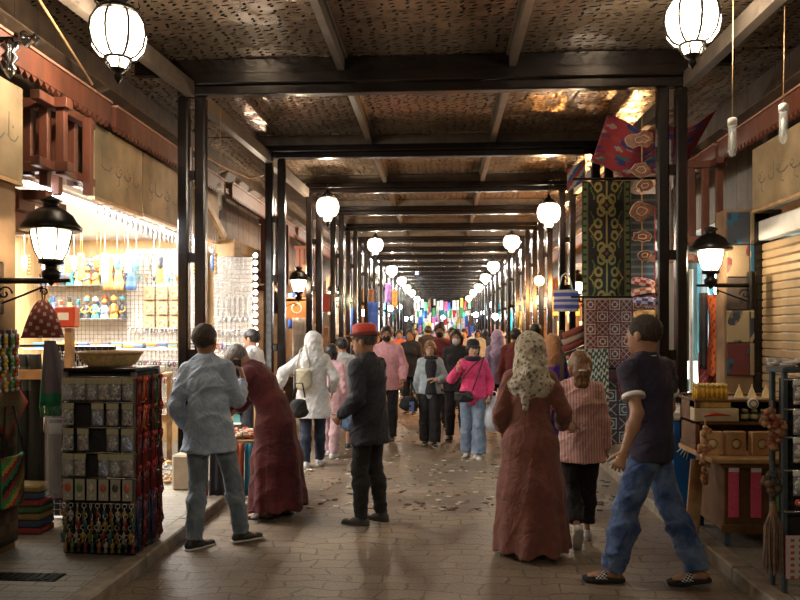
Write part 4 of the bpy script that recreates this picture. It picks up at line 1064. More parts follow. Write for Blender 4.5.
# shelves right of posts with pale boxes
for j,z in enumerate((.85,.66,.47)):
    m=MB(); m.box((-3.2,9.35,z-.02),(-2.66,9.8,z),.004); m.build('shelf',WHITEP,None,'white shelf edge below the bracelet rows, %s of three'%('top','middle','lowest')[j],'shelf')
    for i in range(4):
        m=MB(); m.box((-.05,-.07,0),(.05,.07,.11),.006); m.build('gift_box',mat('gift_box_%d'%((i+j)%3),((.45,.4,.3),(.12,.12,.14),(.1,.3,.3))[(i+j)%3],.5,0,.1,9,0),None,'small gift box on the '+('top','middle','lowest')[j]+' white shelf below the bracelets','box','gift boxes on the '+('top','middle','lowest')[j]+' white shelf',loc=(-3.13+.13*i,9.5,z))
for k,(x,c) in enumerate(((-2.98,(.35,.5,.08)),(-2.86,(.02,.32,.25)))): pass
r=empty('card_sign',(-2.42,8.6,.98),0,'yellow and teal card hanging beside the bending figure','card'); m=MB(); m.box((-.13,-.004,.02),(.13,.004,.13)); m.build('yellow_half',mat('lime_card',(.42,.5,.06),.5,0,.1,9,0),r); m=MB(); m.box((-.13,-.004,-.11),(.13,.004,.02)); m.build('teal_half',mat('teal_card',(.01,.28,.24),.5,0,.1,9,0),r)
m=MB(); m.box((-.15,.006,-.88),(-.13,.02,.2)); m.box((.13,.006,-.88),(.15,.02,.2)); m.box((-.15,.006,-.9),(.15,.1,-.885)); m.build('stand',PALEW,r)
# low table with trinkets where the djellaba wearer bends
root=empty('display_table',(-2.05,7.08,.0),0,'low wooden table covered with red, black and teal cloth beside the bending figure','table')
m=MB(); m.box((-.36,-.25,.60),(.35,.25,.64),.006); m.build('tabletop',PALEW,root)
for x in (-.33,.3):
    for y in (-.23,.19): m=MB(); m.box((x,y,.0 if x>-.04 else .1),(x+.04,y+.04,.6)); m.build('leg',OLDW,root)
for i,(a,b,c) in enumerate(((-.36,-.2,(.30,.02,.02)),(-.19,-.02,(.02,.02,.03)),(-.01,.14,(.42,.09,.03)),(.15,.34,(.01,.13,.19)))):
    m=MB(); m.sheet(lambda u,v:(a+(b-a)*u,-.262-.012*math.sin(u*15+i)-.02*v,.61-.5*v),10,6,.005,lambda u,v:c); m.build('cloth_panel',VC,root)
def heap(name,x,y,z,w,d,col,n,label,seed,cat='trinkets',hh=.06):
    r=random.Random(seed); m=MB()
    for i in range(n):
        m.col=r.choice(col); q=(r.uniform(-w/2,w/2),r.uniform(-d/2,d/2),.012+hh*r.random()*r.random())
        k=r.random()
        if k<.5: m.torus(q,.025+.012*r.random(),.008,8,5,'z')
        elif k<.8: m.ball(q,.012+.012*r.random(),6,5)
        else: m.box((q[0]-.03,q[1]-.02,q[2]-.01),(q[0]+.03,q[1]+.02,q[2]+.01),.004)
    m.build(name,VCS,None,label,cat,kind='stuff',loc=(x,y,z))
heap('trinket_heap',-2.05,7.08,.645,.62,.42,[(.6,.25,.15),(.7,.6,.5),(.5,.1,.05),(.35,.3,.25),(.65,.5,.3)],240,'heap of coral and cream trinkets on the low table',3)
m=MB(); m.col=(.6,.6,.62)
heap('packet_heap',-3.0,7.5,.1,.4,.4,[(.7,.65,.55),(.7,.4,.15),(.5,.5,.5)],70,'heap of cellophane packets on the pavement by the left posts',5,hh=.3)

# ------------------------------------------------------------------ packet stand
S=empty('display_stand',(-2.44,5.20,.1),R(-2),'tall display stand of beaded packets, wicker basket on top','stand')
w,d,h=.27,.21,1.33
m=MB(); m.box((-w,-d,0),(w,d,.06),.01); m.build('base',LACQ,S); m=MB(); m.box((-w,-d,h-.03),(w,d,h),.006); m.build('top_board',LACQ,S)
m=MB(); m.box((-w+.01,-.17,.06),(w-.01,.17,h-.03)); m.build('core',BLACKC,S)
for x,y in ((-w,-d),(w-.035,-d),(-w,d-.035),(w-.035,d-.035)):
    m=MB(); m.box((x,y,.06),(x+.035,y+.035,h-.03),.004); m.build('post',mat('worn_grey_metal',(.2,.18,.16),.4,.6,.3,9,.1),S)
m=MB()
for z in (.36,.54,.72,.90,1.08,1.26): m.tube([(-w,-d-.004,z+.006),(w,-d-.004,z+.006)],.006,6); m.tube([(w+.004,-d,z),(w+.004,d,z)],.006,6)
m.build('hanging_rails',CHROME,S)
Sm=Matrix.Translation(S.location)@Matrix.Rotation(R(-2),4,'Z')
def packet(cb,sil,nb,seed,hdr=(.36,.34,.23)):
    r=random.Random(seed); root=empty('beaded_packet'); m=MB()
    for i in range(nb):
        m.col=[q*(.7+.6*r.random()) for q in r.choice(cb)]; m.ball((r.uniform(-.024,.024),r.uniform(-.006,.006),-.12+.075*r.random()),.008+.004*r.random(),5,4)
    m.build('beads',VCS,root)
    m=MB(); m.sheet(lambda u,v:((u-.5)*.076,-.017*math.sin(PI*u)*(.3+math.sin(PI*v)),-.03-.10*v),6,5,.001); m.build('bag',PLAS,root)
    m=MB(); m.box((-.038,-.003,-.034),(.038,.003,.0)); m.build('header_card',mat('header_card_%d'%seed,hdr,.6,0,.1,40,0),root); return root
pk=[packet([(.45,.45,.47),(.08,.07,.07),(.2,.18,.17)],0,30,1),packet([(.05,.12,.35),(.4,.5,.65)],0,30,2),packet([(.18,.09,.05),(.4,.3,.2)],0,30,3),packet([(.07,.08,.09),(.45,.45,.4)],0,30,4)]
used=set(); n_=0
rows=[(1.26,[0,3,0,2,3,0],6),(1.08,[3,None,1,2,3],5),(.90,[3,2,None,0,1],5),(.72,[0,2,None,1,0,2],6)]
for z,seq,n in rows:
    for i,q in enumerate(seq):
        if q is None: continue
        o=pk[q] if q not in used else copy_tree(pk[q]); used.add(q)
        x=-w+.05+(2*w-.1)*i/(n-1); p=Sm@V((x,-d-.016,z)); o.scale=(1.12,1.1,1.22); o.location=p; o.rotation_euler=(R(rnd.uniform(-3,3)),0,R(-2+rnd.uniform(-8,8)))
        tag(o,('silver','blue','brown','grey')[q]+' beaded packet with cream header hanging on the display stand front','packet',('silver','blue','brown','grey')[q]+' beaded packets on the stand')
# carded row
for i in range(6):
    m=MB(); m.col=(.35,.34,.28); m.box((-.035,-.002,-.15),(.035,.002,0)); m.col=((.5,.08,.03),(.1,.25,.08),(.5,.45,.4),(.45,.1,.1),(.06,.08,.06),(.5,.12,.12))[i]; m.ball((0,-.008,-.06),(.022,.008,.03),8,6); m.col=(.5,.5,.5); m.ball((0,-.007,-.12),(.012,.006,.014),6,5)
    o=m.build('carded_charm',VCS,None,('orange','green','cream','red','dark green','pink')[i]+' charm on a card, fifth row of the display stand','card',loc=Sm@V((-w+.05+.088*i,-d-.016,.54)))
# key rings low on the stand
def keyring(c):
    m=MB(); m.col=(.6,.58,.5); m.torus((0,0,-.018),.016,.0025,10,4,'y'); m.tube([(0,0,-.034),(0,0,-.055)],.003,4); m.col=c; m.ball((0,0,-.075),(.02,.012,.024),8,6); m.col=[q*.6 for q in c]; m.lathe([(.008,-.095),(.016,-.125),(.012,-.13)],n=7); return m.build('key_ring',VCS)
KC=[('amber',(.22,.10,.03)),('red',(.16,.02,.02)),('olive',(.10,.12,.03)),('white',(.30,.28,.24)),('teal',(.03,.09,.10)),('black',(.02,.02,.02)),('ochre',(.26,.17,.03))]
for ci,(cn,c) in enumerate(KC):
    o=keyring(c); pl=[]
    for j,z in enumerate((.37,.30,.22,.15)):
        for i in range(11):
            if (i*3+j*2)%7==ci: p=Sm@V((-w+.02+.05*i+.012*(j%2),-d-.018-.006*(j%3),z)); pl.append((p.x,p.y,p.z,rnd.uniform(-1,1)))
    many(o,pl,cn+' key ring at the bottom of the display stand','key ring',cn+' key rings on the stand')
# side face: coral and tassel strands
def tassel(c,L=.3,sd=1):
    r=random.Random(sd); m=MB(); m.col=c
    for i in range(7):
        a=r.uniform(-.02,.02); m.tube([(a,0,0),(a*1.5,.008*r.uniform(-1,1),-L*.5),(a*2.2,.01*r.uniform(-1,1),-L*(.85+.2*r.random()))],.0045,4)
    m.col=[min(1,q*1.4) for q in c]; m.ball((0,0,-.02),.022,8,6)
    for i in range(5): m.ball((r.uniform(-.03,.03),r.uniform(-.012,.012),-L*r.random()),.009,5,4)
    return m.build('tassel',VCS)
TC=[('red',(.22,.015,.015)),('orange',(.42,.09,.02)),('dark red',(.11,.01,.012)),('green',(.03,.15,.04)),('navy',(.02,.03,.08))]
tl=[[] for _ in TC]
for j,z in enumerate((1.27,1.06,.86,.64,.42,.26)):
    for i in range(6):
        k=(0,1,0,2,3,0)[i] if j<2 else (0,2,2,0,2,0)[(i+j)%6] if j<4 else (4,2,4,4,0,2)[i]
        p=Sm@V((w+.016+.012*(i%2),-d+.03+.066*i,z)); tl[k].append((p.x,p.y,p.z,R(88),1. if j<5 else .75))
for (cn,c),pl,i in zip(TC,tl,range(9)):
    if pl: many(tassel(c,.3 if cn!='orange' else .2,i),pl,cn+' bead tassel on the right side of the display stand','tassel',cn+' bead tassels on the stand side')
tl=[[] for _ in range(2)]
for j,z in enumerate((1.25,1.0,.75,.5)):
    for i in range(4): p=Sm@V((-w-.016,-d+.05+.10*i,z)); tl[(i+j)%2].append((p.x,p.y,p.z,R(90)))
for (cn,c),pl,i in zip((('grey',(.2,.2,.2)),('wine',(.15,.03,.05))),tl,(20,21)): many(tassel(c,.22,i),pl,cn+' bead strand on the left side of the display stand','tassel',cn+' bead strands on the stand')
# basket
def basket(r0,r1,h):
    root=empty('wicker_basket'); m=MB(); nl=9
    for i in range(nl):
        t=i/(nl-1); rr=r0+(r1-r0)*t**.6; m.torus((0,0,.01+h*t),rr,.0085,32,6)
    m.lathe([(0,.004),(r0,.006),(r0,.012),(0,.012)],n=24); m.build('bowl',mat('woven_straw',(.5,.36,.17),.8,0,.3,40,.3),root)
    m=MB(); m.torus((0,0,h+.016),r1+.004,.013,32,6); m.build('rim',mat('straw_rim',(.42,.28,.12),.7,0,.3,50,.3),root); return root
b=basket(.15,.215,.085); b.location=(-2.46,5.2,1.432); tag(b,'shallow round wicker basket on top of the packet stand','basket')
heap('basket_contents',-2.46,5.2,1.455,.24,.24,[(.5,.4,.3),(.3,.12,.08),(.5,.35,.2)],50,'small cream and red trinkets heaped in the wicker basket',8,hh=.08)

# ------------------------------------------------------------------ left pier goods
m=MB(); m.sheet(lambda u,v:(0,(u-.5)*.36,-(v)*.38),14,14,.012,lambda u,v:((.28,.03,.03) if max(abs(u-.5),abs(v-.5))>.42 else ((.05,.2,.08),(.45,.32,.08),(.3,.06,.04),(.02,.02,.02))[(int(u*28)*7+int(v*28)*3)%4])); o=m.build('kilim_cushion',VC,None,'square beaded kilim hung as a diamond on the left pier','kilim',loc=(-3.13,4.86,1.30)); o.rotation_euler=(R(45),0,0)
m=MB(); cs=[(.35,.03,.03),(.04,.28,.08),(.45,.32,.05),(.35,.03,.03),(.02,.22,.1),(.02,.02,.02)]
m.sheet(lambda u,v:(.03+.03*math.sin(u*PI),(u-.5)*.26,-v*.36),20,20,.02,lambda u,v:cs[int((u*.7+v)*8)%6]); r=m.build('shoulder_bag',VC,None,'red, green and gold diagonally striped bag hanging low on the left pier','bag',loc=(-3.12,5.0,.80))
m=MB(); m.tube([(.04,-.13,0),(.01,-.05,.35),(.01,.05,.35),(.04,.13,0)],.008,6); m.build('strap',BLACKC,r)
r=empty('fabric_purse',(-3.0,5.24,1.92),R(30),'dark red patterned cloth purse hanging under the left wall lamp','bag')
m=MB(); m.sheet(lambda u,v:((u-.5)*(.06+.24*v),-.04*math.sin(PI*u)*math.sin(PI*min(v*1.1,1)),-v*.28),10,12,.05,lambda u,v:((.16,.03,.025) if (int(u*20)+int(v*12))%5 else (.4,.3,.24))); m.build('pouch',VC,r)
m=MB(); m.tube([(0,0,-.02),(-.02,0,.2),(0.02,0,.2),(.01,0,-.02)],.006,6); m.build('strap',REDW,r)
r=empty('folded_scarf',(-2.98,5.3,1.62),R(20),'grey scarf with a green fringe hanging beside the wooden pole','scarf')
m=MB(); m.sheet(lambda u,v:((u-.5)*(.08+.16*v)+.05*v,.02*math.sin(u*14)*v,-v*.5),16,10,.01,lambda u,v:((.13,.11,.13) if v<.78 else (.01,.17,.07))); m.build('cloth',VC,r)
m=MB(); m.col=(.01,.17,.07)
for i in range(22): m.tube([(-.07+.24*i/21-0,.01*math.sin(i),-.49),(-.06+.235*i/21,.01*math.sin(i*2),-.58)],.004,4)
m.build('fringe',VC,r)
for i,(y,c,n) in enumerate(((4.80,(.55,.06,.12),'pink'),(4.88,(.05,.25,.5),'blue'),(4.96,(.6,.4,.05),'yellow'),(5.04,(.08,.35,.1),'green'),(5.1,(.5,.1,.04),'orange'))):
    m=MB(); 
    for q in range(16): m.col=c if q%3 else (.6,.55,.5); m.ball((.012*math.sin(q),.012*math.cos(q*2),-q*.026),.016,7,5)
    m.tube([(0,0,.05),(0,0,-.4)],.003,4); m.build('pompom_strand',VC,None,n+' pompom strand hanging on the left pier','strand',loc=(-3.12,y,1.66))
m=MB(); m.col=(.3,.05,.1); m.torus((0,0,0),.09,.02,16,6,'x'); m.build('bead_wreath',VC,None,'dark pink ring of beads on the far left pier','beads',loc=(-3.13,4.72,1.92))
m=MB(); m.sheet(lambda u,v:((u-.5)*.22,-.05*math.sin(PI*u),-v*.62),8,10,.002); r=m.build('garment_bag',PLAS,None,'clear plastic garment bag leaning by the left pier','bag',loc=(-2.92,5.32,1.05))
m=MB(); m.box((-.07,-.02,-.14),(.07,-.015,-.06)); m.build('label',mat('grey_label',(.3,.3,.28),.6,0,.1,9,0),r); m=MB(); m.box((-.09,.0,-.6),(.09,.02,-.02),.01); m.build('packed_cloth',mat('dark_cloth',(.06,.06,.06),.8,0,.3,20,.2),r)
r=empty('wooden_pole',(-3.05,5.72,.095),0,'tall square wooden pole of the left stall, red box near its top','pole'); m=MB(); m.box((-.03,-.03,0),(.03,.03,1.62),.004); m.build('shaft',PALEW,r); m=MB(); m.box((-.75,-.03,1.2),(-.03,.03,1.28),.004); m.build('crossbar',PALEW,r)
r=empty('red_box',(-3.05,5.68,1.72),0,'small red box with a white label on the wooden pole','box'); m=MB(); m.box((-.085,-.05,0),(.085,.05,.17),.012); m.build('case',mat('red_plastic',(.5,.05,.02),.4,0,.1,9,0),r); m=MB(); m.box((-.05,-.054,.06),(.04,-.05,.12)); m.build('label',WHITEP,r)
r=empty('water_bottle',(-2.79,5.28,.0955),0,'clear plastic water bottle with red cap on the left pavement','bottle'); m=MB(); m.lathe([(0,0),(.034,0),(.037,.01),(.037,.15),(.034,.16),(.037,.17),(.036,.2),(.014,.245),(.014,.255)],n=16); m.build('bottle_body',glass('bottle_plastic',(.85,.9,.95),.1,.5),r); m=MB(); m.lathe([(.017,.255),(.017,.275),(0,.277)],n=12); m.build('cap',mat('red_cap',(.5,.02,.02),.4,0,.1,9,0),r)
r=empty('drain_grate',(-2.72,4.52,.0955),0,'dark iron drain grate in the left pavement','grate'); m=MB(); m.box((-.25,-.07,0),(.25,.07,.006)); m.build('frame',IRON,r)
m=MB(); [m.box((-.23+.05*i,-.055,.006),(-.205+.05*i,.055,.010)) for i in range(10)]; m.build('bars',IRON,r)

# dark garments and cloths added to darken the left pier and stall
for i,(x,y,z,w_,h_,c,lb) in enumerate(((-3.62,5.62,1.55,.3,1.25,(.02,.018,.02),'long black robe added as shade behind the striped bag on the left'),(-3.42,5.74,1.5,.26,1.2,(.03,.035,.03),'dark green robe added as shade left of the wooden pole'),(-3.22,5.80,1.45,.22,1.15,(.05,.03,.025),'dark brown robe added as shade just behind the wooden pole'),(-3.52,5.5,1.05,.24,.85,(.10,.10,.10),'grey garment with pale print added low to darken the left stall'))):
    m=MB(); m.sheet(lambda u,v:((u-.5)*w_*(.7+.3*v),.03*math.sin(u*14+i)+.02*math.sin(v*6),-h_*v),14,12,.03,lambda u,v:c if not(.3<u<.7 and .1<v<.35 and (int(u*40)+int(v*30))%3==0) else [q*4 for q in c]); m.build('added_dark_robe',VC,None,lb,'robe',loc=(x,y,z))
m=MB(); m.tube([(-3.74,5.68,1.57),(-3.08,5.85,1.57)],.012,6); m.build('added_garment_rail',IRON,None,'iron rail carrying the added dark robes at the left stall','rail')
m=MB(); m.sheet(lambda u,v:(.006*math.sin(v*9),(u-.5)*.62,-1.55*v),12,40,.014,lambda u,v:((.05,.02,.018),(.02,.02,.02),(.07,.05,.03),(.02,.03,.025))[(int(v*40)//2+(int(u*12)%3==0))%4]); m.build('added_dark_rug',VC,None,'dark striped rug covering the lower part of the left pier','rug',loc=(-3.145,4.83,1.70))
m=MB()
for i in range(7):
    m.col=((.18,.02,.02),(.02,.05,.12),(.2,.14,.04),(.03,.10,.04))[i%4]; m.box((-.16,-.11,i*.055),(.16,.11,i*.055+.05),.012)
m.build('textile_stack',VC,None,'stack of folded dark textiles on the pavement under the robes','textile',loc=(-3.3,5.55,.1))
# ------------------------------------------------------------------ right side
r=empty('chest_freezer',(2.34,6.80,.1),0,'blue chest freezer with a white lid behind the man in polo shirt','freezer')
m=MB(); m.box((-.32,-.3,.04),(.32,.3,.80),.02); m.build('cabinet',mat('blue_enamel',(.01,.12,.42),.3,0,.2,5,.05,coat=.4),r)
m=MB(); m.box((-.33,-.31,.80),(.33,.31,.88),.015); m.build('lid',WHITEP,r); m=MB(); m.box((-.26,-.25,.88),(.26,.25,.9),.006); m.build('sliding_glass',GLS,r)
m=MB(); m.box((-.28,-.26,0),(.28,.26,.04)); m.build('plinth',BLACKC,r)
m=MB(); rr=random.Random(4)
for i in range(26):
    a=i/26*2*PI; L=.05+.10*rr.random(); m.tube([(-.322,.02+.04*math.cos(a),.62+.04*math.sin(a)),(-.324,.02+L*math.cos(a),.60+L*1.3*math.sin(a))],[.016,.004],5)
    if i<20: m.tube([(.0+.04*math.cos(a)-.15,-.302,.62+.04*math.sin(a)),(-.15+L*math.cos(a),-.303,.60+L*1.2*math.sin(a))],[.016,.004],5)
m.build('splash_graphic',mat('pale_blue_print',(.35,.5,.62),.4,0,.2,9,0),r)
m=MB()
for z,w in ((.35,.18),(.24,.12)): m.box((-.323,-w,z),(-.320,w,z+.05))
m.build('dark_print',mat('navy_print',(.02,.03,.18),.4,0,.2,9,0),r)
# cabinet stall
DW=mat('dark_carved_wood',(.14,.07,.03),.5,0,.35,10,.3); KR=mat('kraft_box',(.50,.30,.14),.6,0,.12,20,.05)
r=empty('wooden_stall',(2.36,5.78,.1),0,'carved wooden stall cabinet with two pink cards, topped with small boxes','stall')
m=MB(); m.box((-.28,-.30,.10),(.30,.30,.62),.008); m.build('cabinet_body',DW,r)
m=MB(); m.box((-.40,-.38,.62),(.36,.36,.66),.008); m.build('tabletop',PALEW,r)
m=MB(); m.box((-.31,-.335,.10),(.31,-.30,.16),.004); m.build('front_rail',DW,r); m=MB(); m.box((-.31,-.335,.58),(.31,-.30,.62),.004); m.build('front_rail',DW,r)
for x in (-.27,.25):
    for y in (-.29,.25): m=MB(); m.box((x,y,-.0),(x+.045,y+.045,.10),.004); m.build('leg',mat('blue_grey_feet',(.08,.12,.16),.6,0,.2,9,0),r)
for i,x in enumerate((-.26,-.10)): 
    m=MB(); m.box((x,-.342,.22),(x+.075,-.337,.585)); m.build('pink_card',mat('pink_paper',(.75,.10,.20),.6,0,.12,60,.05),r); m=MB(); m.box((x,-.345,.555),(x+.075,-.343,.585)); m.build('card_header',WHITEP,r)
m=MB(); m.box((.08,-.342,.27),(.15,-.337,.585)); m.build('green_card',mat('green_paper',(.2,.42,.15),.6,0,.15,60,.05),r)
m=MB(); m.beam((-.47,-.15,-.06),(-.40,-.1,.6),.10,.025,(0,1,0)); m.build('leaning_board',PALEW,r)
m=MB(); m.box((-.39,-.02,.66),(.34,.34,.70),.004); m.box((-.39,-.02,.70),(-.35,.34,1.06),.006); m.box((.30,-.02,.70),(.34,.34,1.06),.006); m.box((-.39,.30,.70),(.34,.34,1.08),.006); m.box((-.39,-.02,.86),(.34,.34,.885),.004); m.box((-.40,-.03,1.04),(.35,.35,1.06),.004); m.build('shelf_riser',DW,r)
# goods on it
for i,x in enumerate((2.02,2.19,2.375)):
    q=empty('gift_box',(x,5.56,.762),R((-6,3,8)[i]),('left','middle','right')[i]+' kraft box with round emblem on the stall tabletop','box'); m=MB(); m.box((-.075,-.03,0),(.075,.03,.175),.004); m.build('carton',KR,q)
    m=MB(); m.lathe([(0,-.031),(.03,-.031),(.03,-.034),(0,-.034)],(0,0,.085),14,ax='y'); m.build('emblem',mat('cream_ink',(.7,.55,.35),.6,0,.1,9,0),q)
    m=MB(); m.torus((0,-.035,.085),.036,.003,16,4,'y'); m.build('emblem_ring',DW,q)
m=MB(); m.box((-.17,-.05,0),(.17,.05,.10),.004); q=m.build('flat_carton',mat('cream_print',(.62,.52,.36),.5,0,.1,12,0),None,'long cream carton with a red swoosh on the stall shelf','box',loc=(2.13,5.80,.987)); m=MB(); m.tube([(-.1,-.054,.04),(-.02,-.054,.06),(.1,-.054,.05)],[.004,.014,.003],6); m.build('red_swoosh',mat('red_ink',(.6,.05,.03),.5,0,.1,9,0),q)
m=MB(); m.col=(.75,.45,.05); m.lathe([(0,0),(.013,0),(.015,.06),(.008,.08),(.008,.09)],n=8); m.col=(.8,.6,.2); m.lathe([(.01,.09),(.011,.115),(0,.12)],n=8); o=m.build('perfume_vial',VCS)
many(o,[(2.0+.036*i,5.79+.045*j,1.163 if False else 1.16) for j in range(3) for i in range(7)],'small golden vial standing at the back left of the stall','vial','golden vials on the stall')
m=MB(); m.box((-.14,-.06,0),(.14,.06,.07),.004); m.build('vial_carton',mat('amber_carton',(.6,.36,.1),.5,0,.2,30,0),None,'amber carton holding the golden vials on the stall','box',loc=(2.11,5.84,1.09)) 
m=MB(); m.col=(.02,.05,.02); m.lathe([(0,0),(.03,0),(.03,.07),(.022,.075)],n=10); m.col=(.55,.5,.3); m.lathe([(.031,.02),(.031,.055)],n=10); m.col=(.5,.42,.2); m.lathe([(.024,.075),(.024,.095),(0,.096)],n=10); o=m.build('jar',VCS)
many(o,[(2.36+.07*i,5.79,.987) for i in range(4)],'small dark green jar with a gold lid on the stall shelf','jar','green jars on the stall shelf')
m=MB(); m.lathe([(0,0),(.035,.0),(.002,.07)],n=4,smooth=False,rot=.5); m.ball((0,0,.07),.006,6,4); o=m.build('pyramid',mat('brass_pyramid',(.7,.5,.25),.3,.5,.2,20,0))
for i,x in enumerate((2.36,2.46,2.57)):
    c=o if i==0 else copy_tree(o); c.location=(x,5.9,1.16); c.scale=(1.4,)*3; tag(c,('left','middle','right')[i]+' small brass pyramid on top of the stall riser','ornament')
q=empty('round_emblem',(2.40,5.74,1.13),0,'round pale medallion on the stall riser','ornament'); m=MB(); m.lathe([(0,-.01),(.04,-.01),(.042,0),(.04,.01),(0,.01)],n=18,ax='y'); m.build('disc',WHITEP,q); m=MB(); m.torus((0,-.012,0),.028,.005,16,5,'y'); m.build('ring',DW,q)
for i,x in enumerate((2.33,2.36,2.41,2.45)): pass
def rose(c,sd):
    m=MB(); m.col=c; r_=random.Random(sd)
    for i in range(9): a=i*2.4; m.ball((.014*math.cos(a),.014*math.sin(a),.01*i/3),.016,6,5)
    return m.build('rosette',VC)
for grp,cx,cz,cy,nm,cl in ((0,2.58,.95,5.48,'brown bead bunch hanging at the right of the stall top',[(.2,.09,.04),(.35,.2,.1)]),(1,2.0,.80,5.42,'orange bead bunch at the left stall corner',[(.45,.2,.08),(.3,.14,.06)]),(2,2.44,.68,5.3,'brown and red bead bunch hanging below the stall edge',[(.3,.05,.03),(.2,.1,.05),(.4,.3,.2)])):
    pass
def bunch(x,y,z,w,h,cl,n,label,seed,drop=True):
    rr=random.Random(seed); m=MB()
    for i in range(n):
        m.col=rr.choice(cl); a=rr.random()*2*PI; t=rr.random(); q=w*math.sin(PI*(.15+.8*t))*rr.random(); m.ball((q*math.cos(a),q*math.sin(a)*.7,-h*t),.012+.014*rr.random(),6,5)
    m.col=cl[0]; m.tube([(0,0,.06),(0,0,-h*.9)],.006,5); m.build('bead_bunch',VC,None,label,'beads',loc=(x,y,z))
bunch(1.96,4.42,1.22,.07,.22,[(.2,.09,.04),(.35,.18,.08),(.3,.04,.03)],70,'bunch of brown and red beads on the left of the packet rack',1)
bunch(1.965,4.42,.86,.06,.14,[(.03,.03,.03),(.12,.07,.04)],50,'bunch of black beads above the brown whisk',2)
bunch(2.42,5.38,1.02,.07,.16,[(.18,.09,.04),(.3,.17,.08)],50,'bunch of brown beads hanging at the right end of the stall',3)
bunch(1.97,5.55,.97,.05,.42,[(.5,.3,.15),(.35,.16,.07)],70,'strand of orange beads down the left edge of the stall',4)
bunch(2.58,5.50,1.16,.06,.2,[(.12,.01,.04),(.06,.02,.03)],60,'dark wine beads hanging at the back right of the stall',6)
r=empty('horsehair_whisk',(1.965,4.42,.62),0,'long brown hair tassel hanging from the packet rack at right','tassel')
m=MB(); rr=random.Random(9)
for i in range(110):
    a=rr.random()*2*PI; q=.05*math.sqrt(rr.random()); L=.32+.06*rr.random(); m.tube([(q*.3*math.cos(a),q*.3*math.sin(a),0),(q*math.cos(a),q*math.sin(a),-.09),(q*1.1*math.cos(a)+.01*math.sin(a*5),q*1.1*math.sin(a),-L)],[.004,.004,.0025],4,False)
m.build('hair',mat('brown_horsehair',(.16,.10,.065),.7,0,.4,30,.2),r); m=MB(); m.lathe([(0,.06),(.018,.055),(.022,.0),(.028,-.03),(.02,-.05)],n=12); m.build('handle',DW,r)
# packet rack at right edge
r=empty('packet_rack',(2.31,4.68,.1),R(4),'grey metal rack of packets at the right edge of the photo','rack')
for x in (-.26,.22):
    for y in (-.16,-.02): m=MB(); m.box((x,y,0),(x+.03,y+.03,1.34),.004); m.build('post',mat('blue_grey_steel',(.10,.13,.15),.4,.6,.3,9,.1),r)
m=MB(); m.box((-.2,-.1,.3),(.24,.0,1.3)); m.build('core',BLACKC,r)
m=MB(); m.box((-.27,-.17,1.34),(.27,.03,1.37),.006); m.build('top_tray',mat('blue_grey_steel',(.1,.13,.15)),r)
m=MB()
for z in (.5,.75,.95,1.12,1.3): m.tube([(-.26,-.175,z),(.26,-.175,z)],.006,6)
m.build('hanging_rails',CHROME,r)
m=MB(); m.sheet(lambda u,v:(-.26+.5*u,-.19,.36-.26*v),40,28,.01,lambda u,v:((.5,.05,.08) if (int(v*14)%2 and int(u*20)%2) else (.5,.48,.44))); m.build('checked_cloth',VC,r)
Rm=Matrix.Translation(r.location)@Matrix.Rotation(R(4),4,'Z')
def bigpacket(cb,seed):
    rr=random.Random(seed); q=empty('large_packet'); m=MB()
    for i in range(40): m.col=[k*(.7+.6*rr.random()) for k in rr.choice(cb)]; m.ball((rr.uniform(-.035,.035),rr.uniform(-.008,.008),-.14+.09*rr.random()),.010+.005*rr.random(),5,4)
    m.build('contents',VCS,q); m=MB(); m.sheet(lambda u,v:((u-.5)*.105,-.022*math.sin(PI*u)*(.3+math.sin(PI*v)),-.02-.13*v),6,5,.001); m.build('bag',PLAS,q)
    m=MB(); m.box((-.052,-.003,-.03),(.052,.003,0)); m.build('header_card',WHITEP,q); return q
bp=[bigpacket([(.55,.45,.25),(.4,.4,.42)],1),bigpacket([(.35,.3,.28),(.5,.48,.45)],2)]
us=set(); k=0
for z in (1.3,1.12,.95,.75):
    for i,x in enumerate((-.165,-.04,.085)):
        q=(i+k)%2; o=bp[q] if q not in us else copy_tree(bp[q]); us.add(q); o.location=Rm@V((x,-.195,z)); tag(o,('gold','grey')[q]+' beaded packet hanging on the rack at the right edge','packet',('gold','grey')[q]+' packets on the right rack')
    k+=1
m=MB(); m.col=(.6,.1,.04); m.ball((0,0,0),(.022,.012,.022),10,8); m.col=(.6,.55,.5); m.ball((0,-.012,0),(.008,.004,.008),8,6); m.build('badge',VCS,None,'small orange badge on the right rack below the packets','badge',loc=Rm@V((-.19,-.2,.56)))
heap('rack_topping',2.28,4.61,1.475,.44,.14,[(.6,.6,.62),(.5,.5,.52),(.3,.3,.32)],60,'silver trinkets lying on top of the right rack',14,hh=.03)
